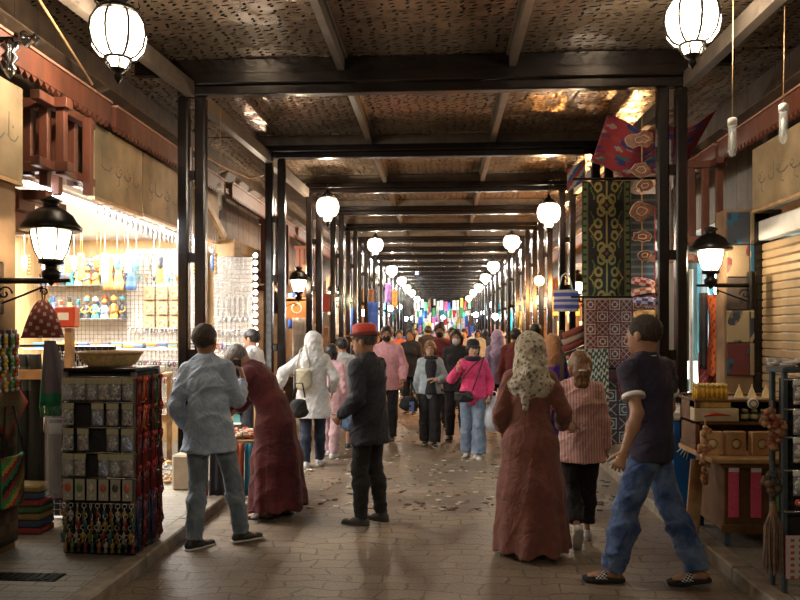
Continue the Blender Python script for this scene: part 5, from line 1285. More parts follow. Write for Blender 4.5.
# rugs --------------------------------------------------------------
def hang(x,y,z,w,h,fn,nu,nv,label,cat='rug',rz=0,name='rug',wav=.015,fringe=None,th=.02):
    m=MB(); m.sheet(lambda u,v:((u-.5)*w,wav*math.sin(u*9+v*2)+wav*.5*math.sin(v*7),-v*h),nu,nv,th,fn,smooth=False)
    o=m.build(name,VC,None,label,cat,loc=(x,y,z)); o.rotation_euler=(0,0,rz)
    if fringe:
        m=MB(); m.col=fringe
        for i in range(int(w/.025)): u=(i+.5)/int(w/.025); m.tube([((u-.5)*w,wav*math.sin(u*9+2),-h),((u-.5)*w,wav*math.sin(u*9+2),-h-.06)],.005,4)
        m.build('fringe',VC,o)
    return o
def motif(u,v):
    # mirrored scrolling vine medallions on black, side borders
    D=(.02,.012,.01); Gd=(.32,.24,.06); Gr=(.10,.16,.04)
    if u<.09 or u>.91: return Gr if (int(v*60)%3 and .02<u<.98) else D
    if u<.12 or u>.88: return (.12,.10,.04)
    x=abs(u-.5)*2/.76; p=(v*3.0)%1; q=abs(p-.5)*2
    r1=math.hypot(x,(q)*1.2)
    if abs(r1-.35)<.07 or abs(math.hypot(x-.45,q-.75)-.16)<.055 or abs(math.hypot(x-.3,q-.25)-.18)<.05: return Gd
    if x<.05 and q>.3: return Gd
    if abs(x-.75-.1*math.sin(v*40))<.04 and .25<q<.75: return Gr
    if abs(x-q*.9)<.045 and q>.55: return Gd
    if r1<.1: return (.25,.07,.03)
    return D
def kilim(c0,c1,c2,c3,nx,ny):
    def f(u,v):
        a,b=u*nx,v*ny; i,j=int(a),int(b); x,y=abs(a-i-.5)*2,abs(b-j-.5)*2
        if min(u,1-u)<.03 or min(v,1-v)<.025: return c3
        if (i+j)%2==0:
            if .72<max(x,y)<.88: return c1
            if abs(math.hypot(x,y)-.42)<.1: return c1
            if x+y<.2: return c2
        else:
            if abs(x-y)<.13 and x<.8: return c1
            if x+y<.35: return c2
            if abs(x+y-1.0)<.12: return c3
        return c0
    return f
M0=(.10,.014,.016); M1=(.38,.28,.2); 
hang(2.19,9.82,3.70,.64,1.95,motif,56,150,'tall black rug with gold scroll motifs hanging beside the second right posts',rz=R(2))
hang(2.26,9.66,2.12,.78,.98,kilim(M0,M1,(.05,.02,.05),(.3,.2,.14),5,6),70,84,'maroon rug with cream squares and stars hanging below the tall black rug',fringe=(.4,.34,.25))
hang(2.72,9.72,3.5,.46,1.5,lambda u,v:((.07,.05,.05),(.16,.13,.13),(.05,.07,.04))[(int(u*14)*3+int(v*46)*5)%3],28,92,'dark grey patterned rug right of the tall black rug')
hang(2.84,9.60,2.15,.42,1.1,lambda u,v:((.30,.22,.16) if (int(u*24)+int(v*60))%2 and int(v*60)%3 else M0),48,120,'maroon rug with fine cream dots beside the right posts')
hang(1.90,9.3,1.46,.40,.8,lambda u,v:((.33,.32,.26) if math.sin(u*34)*math.sin(v*60)+.5*math.sin(u*71+v*31)>.12 else (.02,.03,.025)),60,90,'black and cream mottled rug hanging low left of the maroon rug')
hang(2.35,9.5,1.12,.9,.9,kilim((.02,.02,.025),(.3,.28,.24),(.1,.02,.02),(.12,.02,.02),5,5),60,60,'black rug with pale squares hanging lowest behind the striped blouse girl')
hang(2.32,9.45,1.18,.95,.14,lambda u,v:(.07,.01,.014),12,3,'folded maroon rug draped over the rail below the cream square rug',wav=.005,th=.06)
hang(2.78,9.45,1.1,.4,.9,kilim((.03,.02,.02),(.35,.3,.25),(.3,.02,.03),(.3,.03,.03),4,8),40,70,'small black rug with pale lozenges beside the right posts')
hang(2.51,8.35,3.12,.20,1.85,lambda u,v:((.10,.10,.095) if (int(u*16)+int(v*120))%2 else (.30,.29,.27)) if v<.95 else (.4,.02,.03),16,120,'narrow grey woven runner with a red hem right of the first right posts',name='runner')
m=MB(); m.box((1.62,9.95,.1),(1.70,10.0,.1)) if False else m.tube([(1.75,9.86,3.74),(3.05,9.86,3.74)],.02,8); m.tube([(1.7,9.70,2.14),(3.05,9.70,2.14)],.015,8); m.tube([(1.7,9.5,1.2),(3.05,9.5,1.2)],.015,8); m.build('rug_rail',IRON,None,'dark rails carrying the hanging rugs','rail')
m=MB(); m.sheet(lambda u,v:(-.55+1.25*u,-.3+.9*v,-.18*math.sin(PI*u)-.35*v+.03*math.sin(u*14)),50,40,.012,lambda u,v:((.30,.02,.03),(.22,.015,.04),(.30,.04,.03),(.02,.03,.15),(.3,.24,.2),(.01,.14,.12))[ (0 if math.sin(u*23+3*math.sin(v*9))*math.sin(v*27)<.45 else 3+int(u*9+v*5)%3) if int(v*12)%4 else 1+int(u*10)%3]); m.build('canopy_cloth',VC,None,'red patterned cloth with blue and teal blocks slung under the roof above the rugs','cloth',loc=(2.5,9.0,4.25))
m=MB(); m.sheet(lambda u,v:(-.1+.26*u,-.1,-.32*v+.16*u),14,12,.01,lambda u,v:((.45,.05,.05),(.5,.5,.5),(.05,.12,.3))[int(u*3+v*4)%3]); m.build('small_flag',VC,None,'small red, white and blue cloth at the top left of the tall rug','cloth',loc=(1.92,10.8,4.05))
# rolled rugs
for i,(z,c) in enumerate(((1.62,(.25,.06,.04)),(1.53,(.35,.25,.18)),(1.44,(.18,.03,.03)))):
    m=MB(); m.col=c; m.tube([(0,-.05,0),(.42,.05,.16)],.045,10); m.col=(.5,.4,.3); m.torus((.02,-.048,.008),.03,.008,10,5,'x'); m.build('rolled_rug',VC,None,('brick red','tan','dark red')[i]+' rolled rug on the slanting rack beside the hijab','rug',loc=(1.62,9.9,z))
m=MB(); m.beam((1.62,9.95,.1),(1.62,9.95,1.7),.05,.05); m.beam((1.62,9.95,1.35),(2.1,10.05,1.52),.05,.05); m.build('rug_rack',OLDW,None,'wooden rack holding the rolled rugs','rack')
# agate slices and caps strung on a cord
AG=mat('translucent_agate',(.13,.05,.025),.2,0,.5,22,.1,coat=.4); AR=mat('pale_agate_rim',(.42,.32,.25),.4,0,.2,30,.2)
ax_,ay_=2.05,7.55
for i,(z,w,h,a) in enumerate(((3.66,.16,.08,.1),(3.35,.11,.07,-.2),(3.18,.08,.06,.1),(2.92,.11,.09,.4),(2.66,.10,.06,-.1),(2.47,.08,.05,.5))):
    rr=random.Random(i+3); n=14; root=empty('agate_slice',(ax_+.02*math.sin(i*4),ay_,z),0,('top','second','third','fourth','fifth','lowest')[i]+' brown agate slice with pale rim, strung on the cord by the rugs','agate')
    P=[(w*(1+.3*rr.uniform(-1,1))*math.cos(2*PI*k/n),h*(1+.35*rr.uniform(-1,1))*math.sin(2*PI*k/n)) for k in range(n)]
    P=[(x*math.cos(a)-y*math.sin(a),x*math.sin(a)+y*math.cos(a)) for x,y in P]
    m=MB(); vs=[(x,-.012,y) for x,y in P]+[(x,.012,y) for x,y in P]; m.add(vs,[tuple(range(n))[::-1],tuple(range(n,2*n))]+[(k,(k+1)%n,n+(k+1)%n,n+k) for k in range(n)]); m.build('slice',AG,root)
    m=MB(); m.tube([(x,0,y) for x,y in P+P[:1]],.006,5,False); m.tube([(x*.45,-.014,y*.45) for x,y in P+P[:1]],.004,4,False); m.build('rim',AR,root)
m=MB(); m.tube([(ax_,ay_+.02,4.6),(ax_,ay_+.02,1.9)],.004,5); m.build('cord',PALEW,None,'cord carrying the agate slices and caps','cord')
for i,(z,c1,c2) in enumerate(((2.16,(.35,.03,.04),(.5,.4,.35)),(2.06,(.4,.1,.05),(.55,.45,.4)),(1.97,(.06,.06,.25),(.4,.35,.4)),(1.83,(.45,.22,.08),(.6,.4,.15)))):
    m=MB(); n=24; prof=[(.115,0),(.12,.03),(.112,.06),(.07,.075),(0,.08)]
    vs=[(r*math.cos(2*PI*k/n),r*math.sin(2*PI*k/n),zz) for r,zz in prof for k in range(n)]
    for a in range(len(prof)-1):
        for k in range(n):
            m.col=c1 if ((k//2+a)%2) else c2; m.add([vs[a*n+k],vs[a*n+(k+1)%n],vs[(a+1)*n+(k+1)%n],vs[(a+1)*n+k]],[(0,1,2,3)],True)
    o=m.build('embroidered_cap',VC,None,('red and cream','orange and cream','navy and grey','golden straw')[i]+' embroidered cap hanging below the agate slices','cap',loc=(ax_+.01*i,ay_,z)); o.rotation_euler=(R((8,-6,5,0)[i]),R((10,-8,6,0)[i]),0)
# striped bag hanging
r=empty('striped_bag',(1.72,10.25,2.26),0,'blue and white striped bag hanging right of the orange glow','bag'); m=MB(); m.sheet(lambda u,v:((u-.5)*.29,-.06*math.sin(PI*u),-.3*v),14,16,.12,lambda u,v:((.08,.10,.42) if (int(v*7)%2 and v>.1) else (.55,.53,.58))); m.build('pouch',VC,r)
m=MB(); m.tube([(-.1,0,0),(-.05,0,.2),(.0,0,.24),(.05,0,.2),(.1,0,0)],.01,6); m.build('handle',WHITEP,r)
# doorway goods
TEAL=glow('cool_door_light',(.55,.9,.95),1.)
r=empty('display_fridge',(3.75,9.45,.1),0,'cool lit glass fronted cabinet behind the right wall lamp','cabinet'); m=MB(); m.box((-.5,-.02,0),(.5,.3,2.5)); m.build('back',mat('teal_panel',(.12,.3,.34),.5,0,.3,3,0),r)
for z in (.5,1.0,1.45,1.9,2.3): m=MB(); m.box((-.48,-.22,z),(.48,-.02,z+.02)); m.build('shelf',GLS,r)
for x in (-.5,0,.48): m=MB(); m.box((x-.02,-.26,0),(x+.02,-.22,2.5)); m.build('door_stile',WHITEP,r)
m=MB(); m.tube([(-.36,-.24,2.3),(-.36,-.24,.5)],.018,8); m.build('light_tube',TEAL,r)
rr=random.Random(2)
for j,z in enumerate((.52,1.02,1.47,1.92)):
    for i in range(9):
        c=rr.choice([(.1,.3,.4),(.5,.55,.5),(.08,.15,.25),(.3,.2,.2)]); m=MB(); m.col=c; m.lathe([(0,0),(.03,0),(.03,.15),(.012,.2),(.012,.24),(0,.24)],n=8); m.build('bottle',VCS,None,'small bottle on a shelf of the cool lit cabinet','bottle','bottles in the cool lit cabinet',loc=(3.34+.1*i,9.33,z+.1))
r=empty('lit_poster',(2.90,8.75,1.05),R(0),'bright white and teal lit poster at the shop door','poster'); m=MB(); m.box((-.12,-.02,-.5),(.14,.02,.28)); m.build('light_panel',glow('poster_light',(.85,1,.95),2.2),r)
m=MB(); m.col=(.0,.35,.25); m.box((-.115,-.026,-.3),(.135,-.022,-.14)); m.col=(.02,.4,.35); m.ball((0.01,-.024,.0),(.07,.006,.07),10,8); m.col=(.3,.05,.3); m.box((-.06,-.026,-.08),(.08,-.022,-.05)); m.build('print',VC,r)
m=MB(); m.tube([(0,0,0),(0,0,2.3)],.022,10); m.build('white_pole',WHITEP,None,'white pole standing at the lit shop door','pole',loc=(2.86,8.5,.1))
r=empty('long_scarf',(2.93,7.95,2.08),0,'orange embroidered scarf hanging below the right wall lamp','scarf'); m=MB(); m.sheet(lambda u,v:((u-.5)*(.18-.06*v)+.02*math.sin(v*5),.03*math.sin(u*8),-.88*v),10,26,.014,lambda u,v:((.50,.11,.02) if (int(u*10)+int(v*40))%4 else (.2,.03,.02))); m.build('cloth',VC,r)
m=MB(); m.col=(.03,.025,.03); m.sheet(lambda u,v:(-.16+.09*u,.02+.02*math.sin(u*8),-.82*v+.02),6,14,.012,lambda u,v:(.03,.025,.03)); m.build('dark_lining',VC,r)
hang(2.90,8.05,1.45,.22,.45,lambda u,v:((.2,.02,.04) if (int(u*12)+int(v*20))%3 else (.35,.1,.1)),12,20,'dark red patterned shawl hanging left of the orange scarf',name='shawl',cat='shawl')
PT=[(.05,.06,.08),(.35,.24,.13),(.02,.10,.17),(.28,.2,.1),(.14,.03,.03),(.4,.33,.2),(.07,.05,.04),(.3,.22,.13)]
k=0
for j in range(5):
    for i in range(2):
        m=MB(); c=PT[(k*3+j)%8]; c2=PT[(k*5+2)%8]; m.sheet(lambda u,v:((u-.5)*.23,0,-.33*v),26,26,.01,lambda u,v,c=c,c2=c2,k=k:c if math.sin(u*5+k)+math.sin(v*6+2*k+u*3)<.9 else (c2 if math.sin(u*13+k*3)*math.sin(v*11)<.4 else [q*.5 for q in c])); o=m.build('leather_patch',VC,None,('upper','second','middle','fourth','lowest')[j]+' %s square of the patchwork hung between wall lamp and shutter'%('left','right')[i],'patchwork',loc=(3.05+.235*i,7.65-.0*i,2.92-.34*j)); k+=1
wallbox('wall_pier_right_0',(2.92,7.67,.095),(3.5,7.9,2.95),STUC)
# ------------------------------------------------------------------ middle distance goods
rr=random.Random(11)
PAL=[('red',(.5,.04,.03)),('blue',(.04,.12,.5)),('green',(.10,.42,.15)),('orange',(.6,.2,.03)),('purple',(.24,.11,.32)),('white',(.65,.63,.6)),('teal',(.03,.35,.4)),('yellow',(.6,.45,.06)),('pink',(.65,.12,.3)),('brown',(.16,.08,.04))]
def scarfmesh(c):
    m=MB(); m.sheet(lambda u,v:((u-.5)*.3,.03*math.sin(u*9+v*3),-.8*v),8,10,.012,lambda u,v:[q*(1.25 if int(v*9)%3==0 else 1) for q in c]); return m.mesh('hanging_scarf',VC)
sm={n:scarfmesh(c) for n,c in PAL}
def scarf(x,y,z,n,s,rz,label,group):
    o=link('hanging_scarf',sm[n]); o.location=(x,y,z); o.scale=(s,s,s*1.2); o.rotation_euler=(0,0,rz); tag(o,label,'scarf',group)
for i in range(150):
    n=PAL[(9,9,0,5,9,3,9,5,1,9,7,9,6,5)[rr.randrange(14)]][0]; y=13+(i/150)**1.1*43; s=(-1,1)[i%2]; x=s*(2.62+.2*((i//2)%2)); z=1.75+.55*((i//2)%3)+.2*rr.random()
    scarf(x,y,z,n,.45+.4*rr.random(),rr.uniform(-.6,.6),n+' cloth hung out at the stalls down the lane, '+('left' if s<0 else 'right')+' side',n+' cloths on the far '+('left' if s<0 else 'right')+' stalls')
for i in range(126):
    n=PAL[rr.choice((0,1,2,2,5,5,5,5,6,7,8,9,5,5))][0]; x=-2.55+.3*(i%18)+.1*rr.random(); z=(1.9,2.5,3.1,3.8,2.9,2.2,3.4)[i//18]+.35*rr.random()  # white and green picked more often to imitate bright haze
    scarf(x,50+1.6*(i//18)+.5*rr.random(),z,n,.45+.5*rr.random(),rr.uniform(-.2,.2),n+' cloth hung across the far end of the lane',n+' cloths at the end of the lane')
# specific ones seen in the picture
scarf(-2.05,27,3.45,'purple',.75,.4,'lilac cloth hanging high on the left by the far lanterns',None); scarf(-1.95,29,3.3,'orange',.7,.2,'orange cloth hanging high on the left by the far lanterns',None)
scarf(-2.25,21,2.9,'brown',1.6,.2,'long dark garment hanging at the left of the lane',None); scarf(-2.0,20.5,2.5,'blue',1.0,.2,'deep blue cloth hanging beside the dark garment',None)
for i in range(14):
    s=(-1,1)[i%2]; y=13.5+i*2.2; m=MB()
    m.box((-.2,-.55,0),(.2,.55,.75),.01); q=link('stall_table',None); q.location=(s*2.69,y+.15,.1); tag(q,'cloth covered stall table far down the '+('left' if s<0 else 'right')+' side','table','far stall tables, '+('left' if s<0 else 'right')); o=m.build('table_body',(OLDW,mat('red_cloth_cover',(.25,.03,.03),.8),mat('blue_cloth_cover',(.03,.08,.25),.8))[i%3],q)
    m=MB()
    for k in range(45): m.col=PAL[rr.randrange(10)][1]; m.box((lambda a,b,c:((a-.04,b-.05,c),(a+.04,b+.05,c+.12)))(rr.uniform(-.28,.28),rr.uniform(-.5,.5),.75+.1*rr.random())[0],(lambda a:a)((.0,.0,.0))) if False else m.ball((rr.uniform(-.17,.17),rr.uniform(-.5,.5),.78+.25*rr.random()),.05,6,5)
    tag(m.build('heaped_goods',VC,q),kind='stuff')
# small shopfront boards
for i,(x,y,z,n,c) in enumerate(((-2.7,13.2,2.1,'orange',(.6,.25,.08)),(-2.75,15.8,2.3,'red',(.45,.08,.04)),(2.6,15.5,2.2,'amber',(.6,.35,.1)),(2.6,20,2.4,'white',(.6,.6,.55)),(-2.7,19,2.5,'green',(.1,.3,.15)))):
    r=empty('hanging_sign',(x,y,z),0,n+' rectangular board sign on the shopfronts down the lane','sign'); m=MB(); m.box((-.3,-.02,-.2),(.3,.02,.2),.01); m.build('board',mat('board_'+n,c,.5,0,.2,6,0),r); m=MB(); m.torus((0,-.03,0),.09,.015,16,5,'y'); m.build('emblem',WHITEP,r)
# ------------------------------------------------------------------ people
def softbag(name,m,w,d,h,root,taper=.8,seed=0.):
    L=[cone((0,0,-h/2+d),(0,0,h/2-d*taper),w/2,w/2*taper,d/2,d/2*taper,(1,0,0),.02)]
    nf=noise3(30,.010,seed); return part(root,name,m,solve(L,.009,lambda X,Y,Z:nf(X,Y,Z)),1.)
jeans=cloth('blue_denim',(.05,.085,.17),(.13,.19,.30)); jlight=cloth('faded_denim',(.10,.14,.19),(.19,.24,.28)); jbright=cloth('bright_washed_denim',(.02,.05,.15),(.10,.16,.30))
GB=BLACKC; SH=mat('black_shoe_leather',(.015,.015,.016),.4,0,.2,20,.1); SOLE=mat('off_white_sole',(.5,.48,.43),.6,0,.1,20,.1); WSH=mat('white_trainer',(.6,.6,.6),.5,0,.1,20,.1)
def W(u,Y,z=0): return (XU(u,Y),Y,z)
def rimband(F,root,sc,c,sd,frac,mt,r0=.062,name='sleeve_band'):
    a,e=F.sh[sd],F.elb[sd]; d=(e-a).normalized(); p=a+(e-a)*frac; m=MB(); 
    m.tube([(p-d*.014)*sc,(p+d*.014)*sc],[r0*sc,r0*sc],20); m.build(name,mt,root)
# 1 man in the light shirt
F=Fig(build=.92,pel=(-.02,.0,0),lean=4,side=-5,twist=-6,hyaw=-10,hpitch=-12,la=(-.12,-.06,.075),ra=(.20,.13,.075),lfy=-38,rfy=-52,lh=(-.25,.08,.92),leh=(-.3,-1,0),rh=(.17,.26,1.30),reh=(.35,.5,-1),rd=(-.3,.2,1),rc=45,lc=25,rkh=(.2,1,0))
p1=person(W(212,5.55),-2,1.74,'man in a pale blue-grey shirt and jeans, back turned, by the packet stand',F,'brown',face=True,wear=[trousers(jlight,.017,flare=.012),top(cloth('pale_blue_shirt_cloth',(.29,.37,.49)),sl=1.85,o=.022,o2=.018,hem=-.17,hw=.018,wr=.014,collar=1),hair('short',o=.005),shoes(SH,SOLE)])
# phone at his ear
q=empty('phone',(0,0,0),0,'black phone held up by the man in the pale shirt','phone')
hp=Matrix.Translation(p1.location)@Matrix.Rotation(R(-2),4,'Z')@((F.wri[1]+F.hd[1]*.11+F.pn[1]*.03)*(1.74/1.75)); q.location=hp; m=MB(); m.box((-.036,-.005,-.07),(.036,.005,.07),.004); m.build('case',BLACKC,q); m=MB(); m.box((-.032,.0055,-.065),(.032,.0065,.065)); m.build('screen',mat('dark_screen',(.02,.02,.03),.1,0,.1,9,0),q)
# 2 bending figure in dark red robe
F=Fig(build=.98,pel=(0,-.08,-.02),lean=31,curve=1,la=(-.10,-.02,.075),ra=(.11,-.14,.075),hpitch=58,hyaw=8,lh=(-.13,.48,.92),rh=(.12,.46,.92),leh=(-.6,0,-.3),reh=(.6,0,-.3),ld=(.2,.6,-.6),rd=(-.2,.6,-.6),lc=40,rc=40)
red=cloth('dark_red_robe_cloth',(.065,.007,.010),(.10,.012,.015))
p2=person((-1.60,6.5,0),80,1.70,'person in a long dark red robe bending over the trinket table',F,'brown',face=False,wear=[robe(red,hem=.10,hw=.30,hd=.27,o=.035,sl=1.6,o2=.05,n=9,amp=.02,hipw=.22,hcy=-.02),hair('grey',o=.008),mask(cloth('light_blue_mask',(.12,.45,.60))),shoes(SH,SOLE,kind='sandal')])
# 3 hooded woman in white
F=Fig(fem=True,build=1.0,twist=6,hyaw=-28,la=(-.10,-.10,.075),ra=(.09,.10,.075),lfy=-10,rfy=-20,lh=(-.42,.16,1.06),leh=(-.8,-.6,0),rh=(.26,.12,.98),lc=50,ld=(-.1,.3,-.8))
wht=cloth('white_shirt_cloth',(.55,.56,.58)); 
p3=person(W(313,8.9),12,1.66,'woman in a white shirt and white headscarf, back turned, carrying a white bag',F,'fair',face=False,wear=[trousers(cloth('dark_denim',(.015,.022,.045)),.015,flare=.01),top(wht,'shirt',o=.03,sl=2.,o2=.024,hem=-.28,hw=.035,wr=.011),hijab(wht,long=.06,o=.02),shoes(WSH,SOLE)])
r=empty('shoulder_bag',W(303,8.72,1.10),R(10),'white shoulder bag with a black patterned side on the hooded woman','bag'); softbag('bag_body',mat('cream_canvas',(.50,.46,.34),.7,0,.1,30,.1),.21,.10,.36,r,.95); m=MB(); m.tube([(-.08,0,.14),(-.03,.03,.36),(.03,.05,.42),(.08,0,.14)],.010,6); m.build('strap',mat('cream_canvas',(.55,.52,.42)),r)
m=MB(); m.sheet(lambda u,v:(-.108-.004*math.sin(PI*u),-.045+.09*u,.12-.26*v),6,14,.004,lambda u,v:((.03,.05,.10) if (int(u*6)+int(v*14))%2 else (.5,.5,.5))); m.build('patterned_side',VC,r)
r=empty('backpack',W(299,8.3,.78),R(10),'black bag held low between the red robe and the hooded woman','bag'); softbag('bag_body',GB,.22,.13,.34,r); m=MB(); m.tube([(-.07,0,.13),(-.04,0,.3),(.04,0,.3),(.07,0,.13)],.01,6); m.build('handle',GB,r)
# 4 girl in pale pink
F=Fig(fem=True,hyaw=-20,la=(-.09,.14,.075),ra=(.09,-.16,.075),lean=3)
person(W(331,9.6),-12,1.50,'girl in a pale pink top and trousers walking away beside the white shirt woman',F,'fair',face=False,wear=[trousers(cloth('pale_pink_cloth',(.50,.33,.36)),.02),top(cloth('pink_blouse_cloth',(.62,.38,.42)),sl=2.,o=.025,hem=-.22,hw=.02),hair('black',long=.06),shoes(WSH,SOLE)])
# 5 grey shirt person with shorts
F=Fig(hyaw=30,la=(-.1,.1,.075),ra=(.1,-.1,.075))
person(W(342,10.3),5,1.58,'person in a light grey T-shirt and blue shorts behind the man in the red hat',F,'tan',face=False,wear=[trousers(jeans,.03,fr=1.05,flare=.015,name='shorts'),top(cloth('light_grey_cloth',(.36,.36,.36)),sl=.9,o=.03,o2=.035,hem=-.18),hair('black'),shoes(SH,SOLE)])
# 6 man in the red hat
F=Fig(build=.97,twist=-12,lean=3,hyaw=6,hpitch=4,la=(-.09,.05,.075),ra=(.11,-.06,.075),lfy=0,rfy=-10,lh=(-.18,.20,.98),rh=(.20,.10,.86),lc=45,rc=30)
dk=cloth('dark_navy_jacket_cloth',(.012,.014,.022)); 
person(W(370,6.32),72,1.72,'man in a red felt hat, dark jacket and black trousers standing in mid lane',F,'tan',face=True,wear=[trousers(cloth('black_trouser_cloth',(.012,.012,.012)),.018,flare=.004),top(dk,'jacket',o=.026,sl=2.,o2=.020,hem=-.20,hw=.02,wr=.014,collar=1),hair('grey',o=.004),hatw('fedora',mat('red_felt',(.42,.035,.018),.75,0,.15,60,.15,sheen=.3),mat('dark_band',(.10,.012,.01),.6,0,.1,20,0)),shoes(mat('grey_green_suede',(.06,.06,.05),.8,0,.2,30,.2),mat('dark_sole',(.03,.03,.03),.7,0,.1,20,0))])
# 7 masked man in a pink shirt
F=Fig(la=(-.1,.12,.075),ra=(.1,-.1,.09),hyaw=5,lh=(-.26,.12,.92),rh=(.26,.05,.90))
person(W(387,11.1),176,1.75,'man in a light pink shirt and black face mask walking towards the camera',F,'tan',face=True,wear=[trousers(GB,.018),top(cloth('light_pink_shirt_cloth',(.62,.32,.36)),sl=1.95,o=.028,collar=1,hem=-.14),hair('black'),mask(GB),shoes(SH,SOLE)],cres=.012,bres=.012)
# 8 woman in the pale denim shirt
F=Fig(fem=True,build=.95,la=(-.08,.12,.075),ra=(.08,-.12,.09),rh=(.25,.02,.88),lh=(-.12,.26,1.12),leh=(-.6,-.4,-.6),ld=(.9,.2,.3),hpitch=3)
person(W(430,10.6),180,1.53,'woman in a pale blue top, black scarf and black trousers carrying a dark bag',F,'fair',face=True,wear=[trousers(GB,.035,flare=.03),top(cloth('pale_denim_cloth',(.33,.40,.44)),sl=1.95,o=.026,hem=-.04,hw=.01),hair('brown',long=.10),shoes(SH,SOLE,kind='flat')],cres=.011,bres=.011)
r=empty('long_scarf',W(431,10.47,1.27),0,'black scarf hanging down the front of the woman in the pale blue top','scarf'); m=MB(); m.sheet(lambda u,v:((u-.5)*(.13+.03*math.sin(v*8)),-.09-.03*math.sin(PI*u)-.01*math.sin(v*9),-.5*v),8,14,.02,None); m.build('hanging_end',GB,r); m=MB(); m.torus((0,.06,.03),.075,.028,18,8,'z'); m.build('neck_loop',GB,r)
r=empty('handbag',W(409,10.5,.62),R(5),'dark bag with a blue panel hanging from the hand of the woman in pale blue','bag'); softbag('bag_body',GB,.29,.16,.36,r); m=MB(); m.box((.0,-.078,-.1),(.07,-.066,.04)); m.build('blue_panel',mat('blue_label',(.08,.15,.35),.5,0,.2,9,0),r); m=MB(); m.tube([(-.09,0,.15),(-.03,0,.33),(.03,0,.33),(.09,0,.15)],.011,6); m.build('handle',GB,r)
# 9 woman in the pink sweater
F=Fig(fem=True,build=.97,la=(-.09,.08,.075),ra=(.09,-.12,.09),twist=8,hyaw=18,rh=(.20,.22,1.33),reh=(.6,-.2,-.8),rd=(-.1,.2,1),rc=35,lh=(-.24,.02,.92),lc=60)
pk_=cloth('hot_pink_sweater_cloth',(.62,.04,.16)); 
p9=person(W(473,9.65),172,1.56,'woman in a hot pink sweater, dark cap and wide jeans walking towards the camera',F,'fair',face=True,wear=[trousers(cloth('pale_wide_denim',(.12,.18,.28),(.2,.27,.38)),.03,flare=.05),top(pk_,'sweater',sl=1.95,o=.03,o2=.028,hem=-.02,hw=.0,wr=.010),hair('black',long=.08),hatw('cap',GB),shoes(WSH,SOLE)],cres=.010,bres=.010)
r=empty('neck_scarf',W(473,9.6,1.32),0,'black scarf wound round the neck of the woman in pink','scarf'); m=MB(); m.torus((0,.03,0),.085,.035,18,8,'z'); m.build('loop',cloth('dark_blue_black_cloth',(.012,.016,.03)),r)
r=empty('crossbody_bag',W(464,9.42,.83),R(-5),'black crossbody bag on the woman in the pink sweater','bag'); softbag('bag_body',SH,.25,.08,.23,r,.95); m=MB(); m.tube([(.11,0,.08),(.19,-.03,.3),(.26,.07,.52)],.009,6); m.tube([(-.11,0,.08),(-.02,-.02,.25),(.13,-.02,.42),(.26,.07,.52)],.009,6); m.build('strap',SH,r)
r=empty('plastic_bag',W(494,9.6,.62),0,'translucent grey plastic carrier bag held by the woman in pink','bag'); m=MB(); m.lathe([(0,-.27),(.12,-.25),(.155,-.12),(.13,.02),(.06,.13),(.02,.2)],n=18); m.build('bag_body',glass('grey_carrier_plastic',(.45,.5,.6),.3,.75),r); m=MB(); m.torus((0,0,.23),.035,.008,12,5,'y'); m.build('handle',WHITEP,r)
# 10 woman in the brown dress
F=Fig(fem=True,build=.98,twist=0,hyaw=6,la=(-.07,-.08,.075),ra=(.10,.10,.075),lh=(-.22,.20,.98),leh=(-.3,-1,0),rh=(.27,.20,1.0),reh=(.4,-1,-.3),rd=(.9,.3,-.1),lc=30,rc=60)
p10=person((.66,5.50,0),-3,1.66,'woman in a long terracotta dress and flowered headscarf seen from behind',F,'fair',face=False,wear=[robe(cloth('terracotta_dress_cloth',(.17,.058,.042)),name='dress',hem=.055,hw=.30,hd=.27,o=.022,sl=1.95,o2=.026,n=10,amp=.022,hipw=.215),hijab(floral('flowered_scarf_cloth',(.42,.37,.27),(.16,.11,.10),(.52,.50,.42),34),tail=True,long=.08,o=.024),shoes(WSH,SOLE)],cres=.009)
# 11 girl with the ponytail
F=Fig(fem=True,build=.95,la=(.01,.10,.075),ra=(.02,-.30,.20),rfp=68,rkh=(0,1,0),lh=(-.25,.14,1.05),leh=(-.7,-.6,0),rh=(.24,.02,.86),twist=0,lfy=-10,rfy=5)
F=Fig(fem=True,build=.94,ra=(.07,.10,.075),la=(-.06,-.24,.17),lfp=62,lkh=(0,1,0),lh=(-.30,.12,1.06),leh=(-.7,-.6,0),rh=(.24,.02,.86),twist=0,lfy=6,rfy=-10)
striped=cloth('pink_striped_blouse_cloth',(.55,.24,.24),(.68,.50,.44),stripes=(14.,.5,'X'))
person((1.10,5.85,0),-3,1.52,'girl with a ponytail in a pink striped blouse and black trousers',F,'fair',face=False,wear=[trousers(GB,.02,fr=1.8,flare=.012),top(striped,'blouse',sl=2.,o=.03,o2=.02,hem=-.17,hw=.03,wr=.012),hair('brown',tail=True,long=.05,o=.012),shoes(WSH,SOLE)],cres=.009)
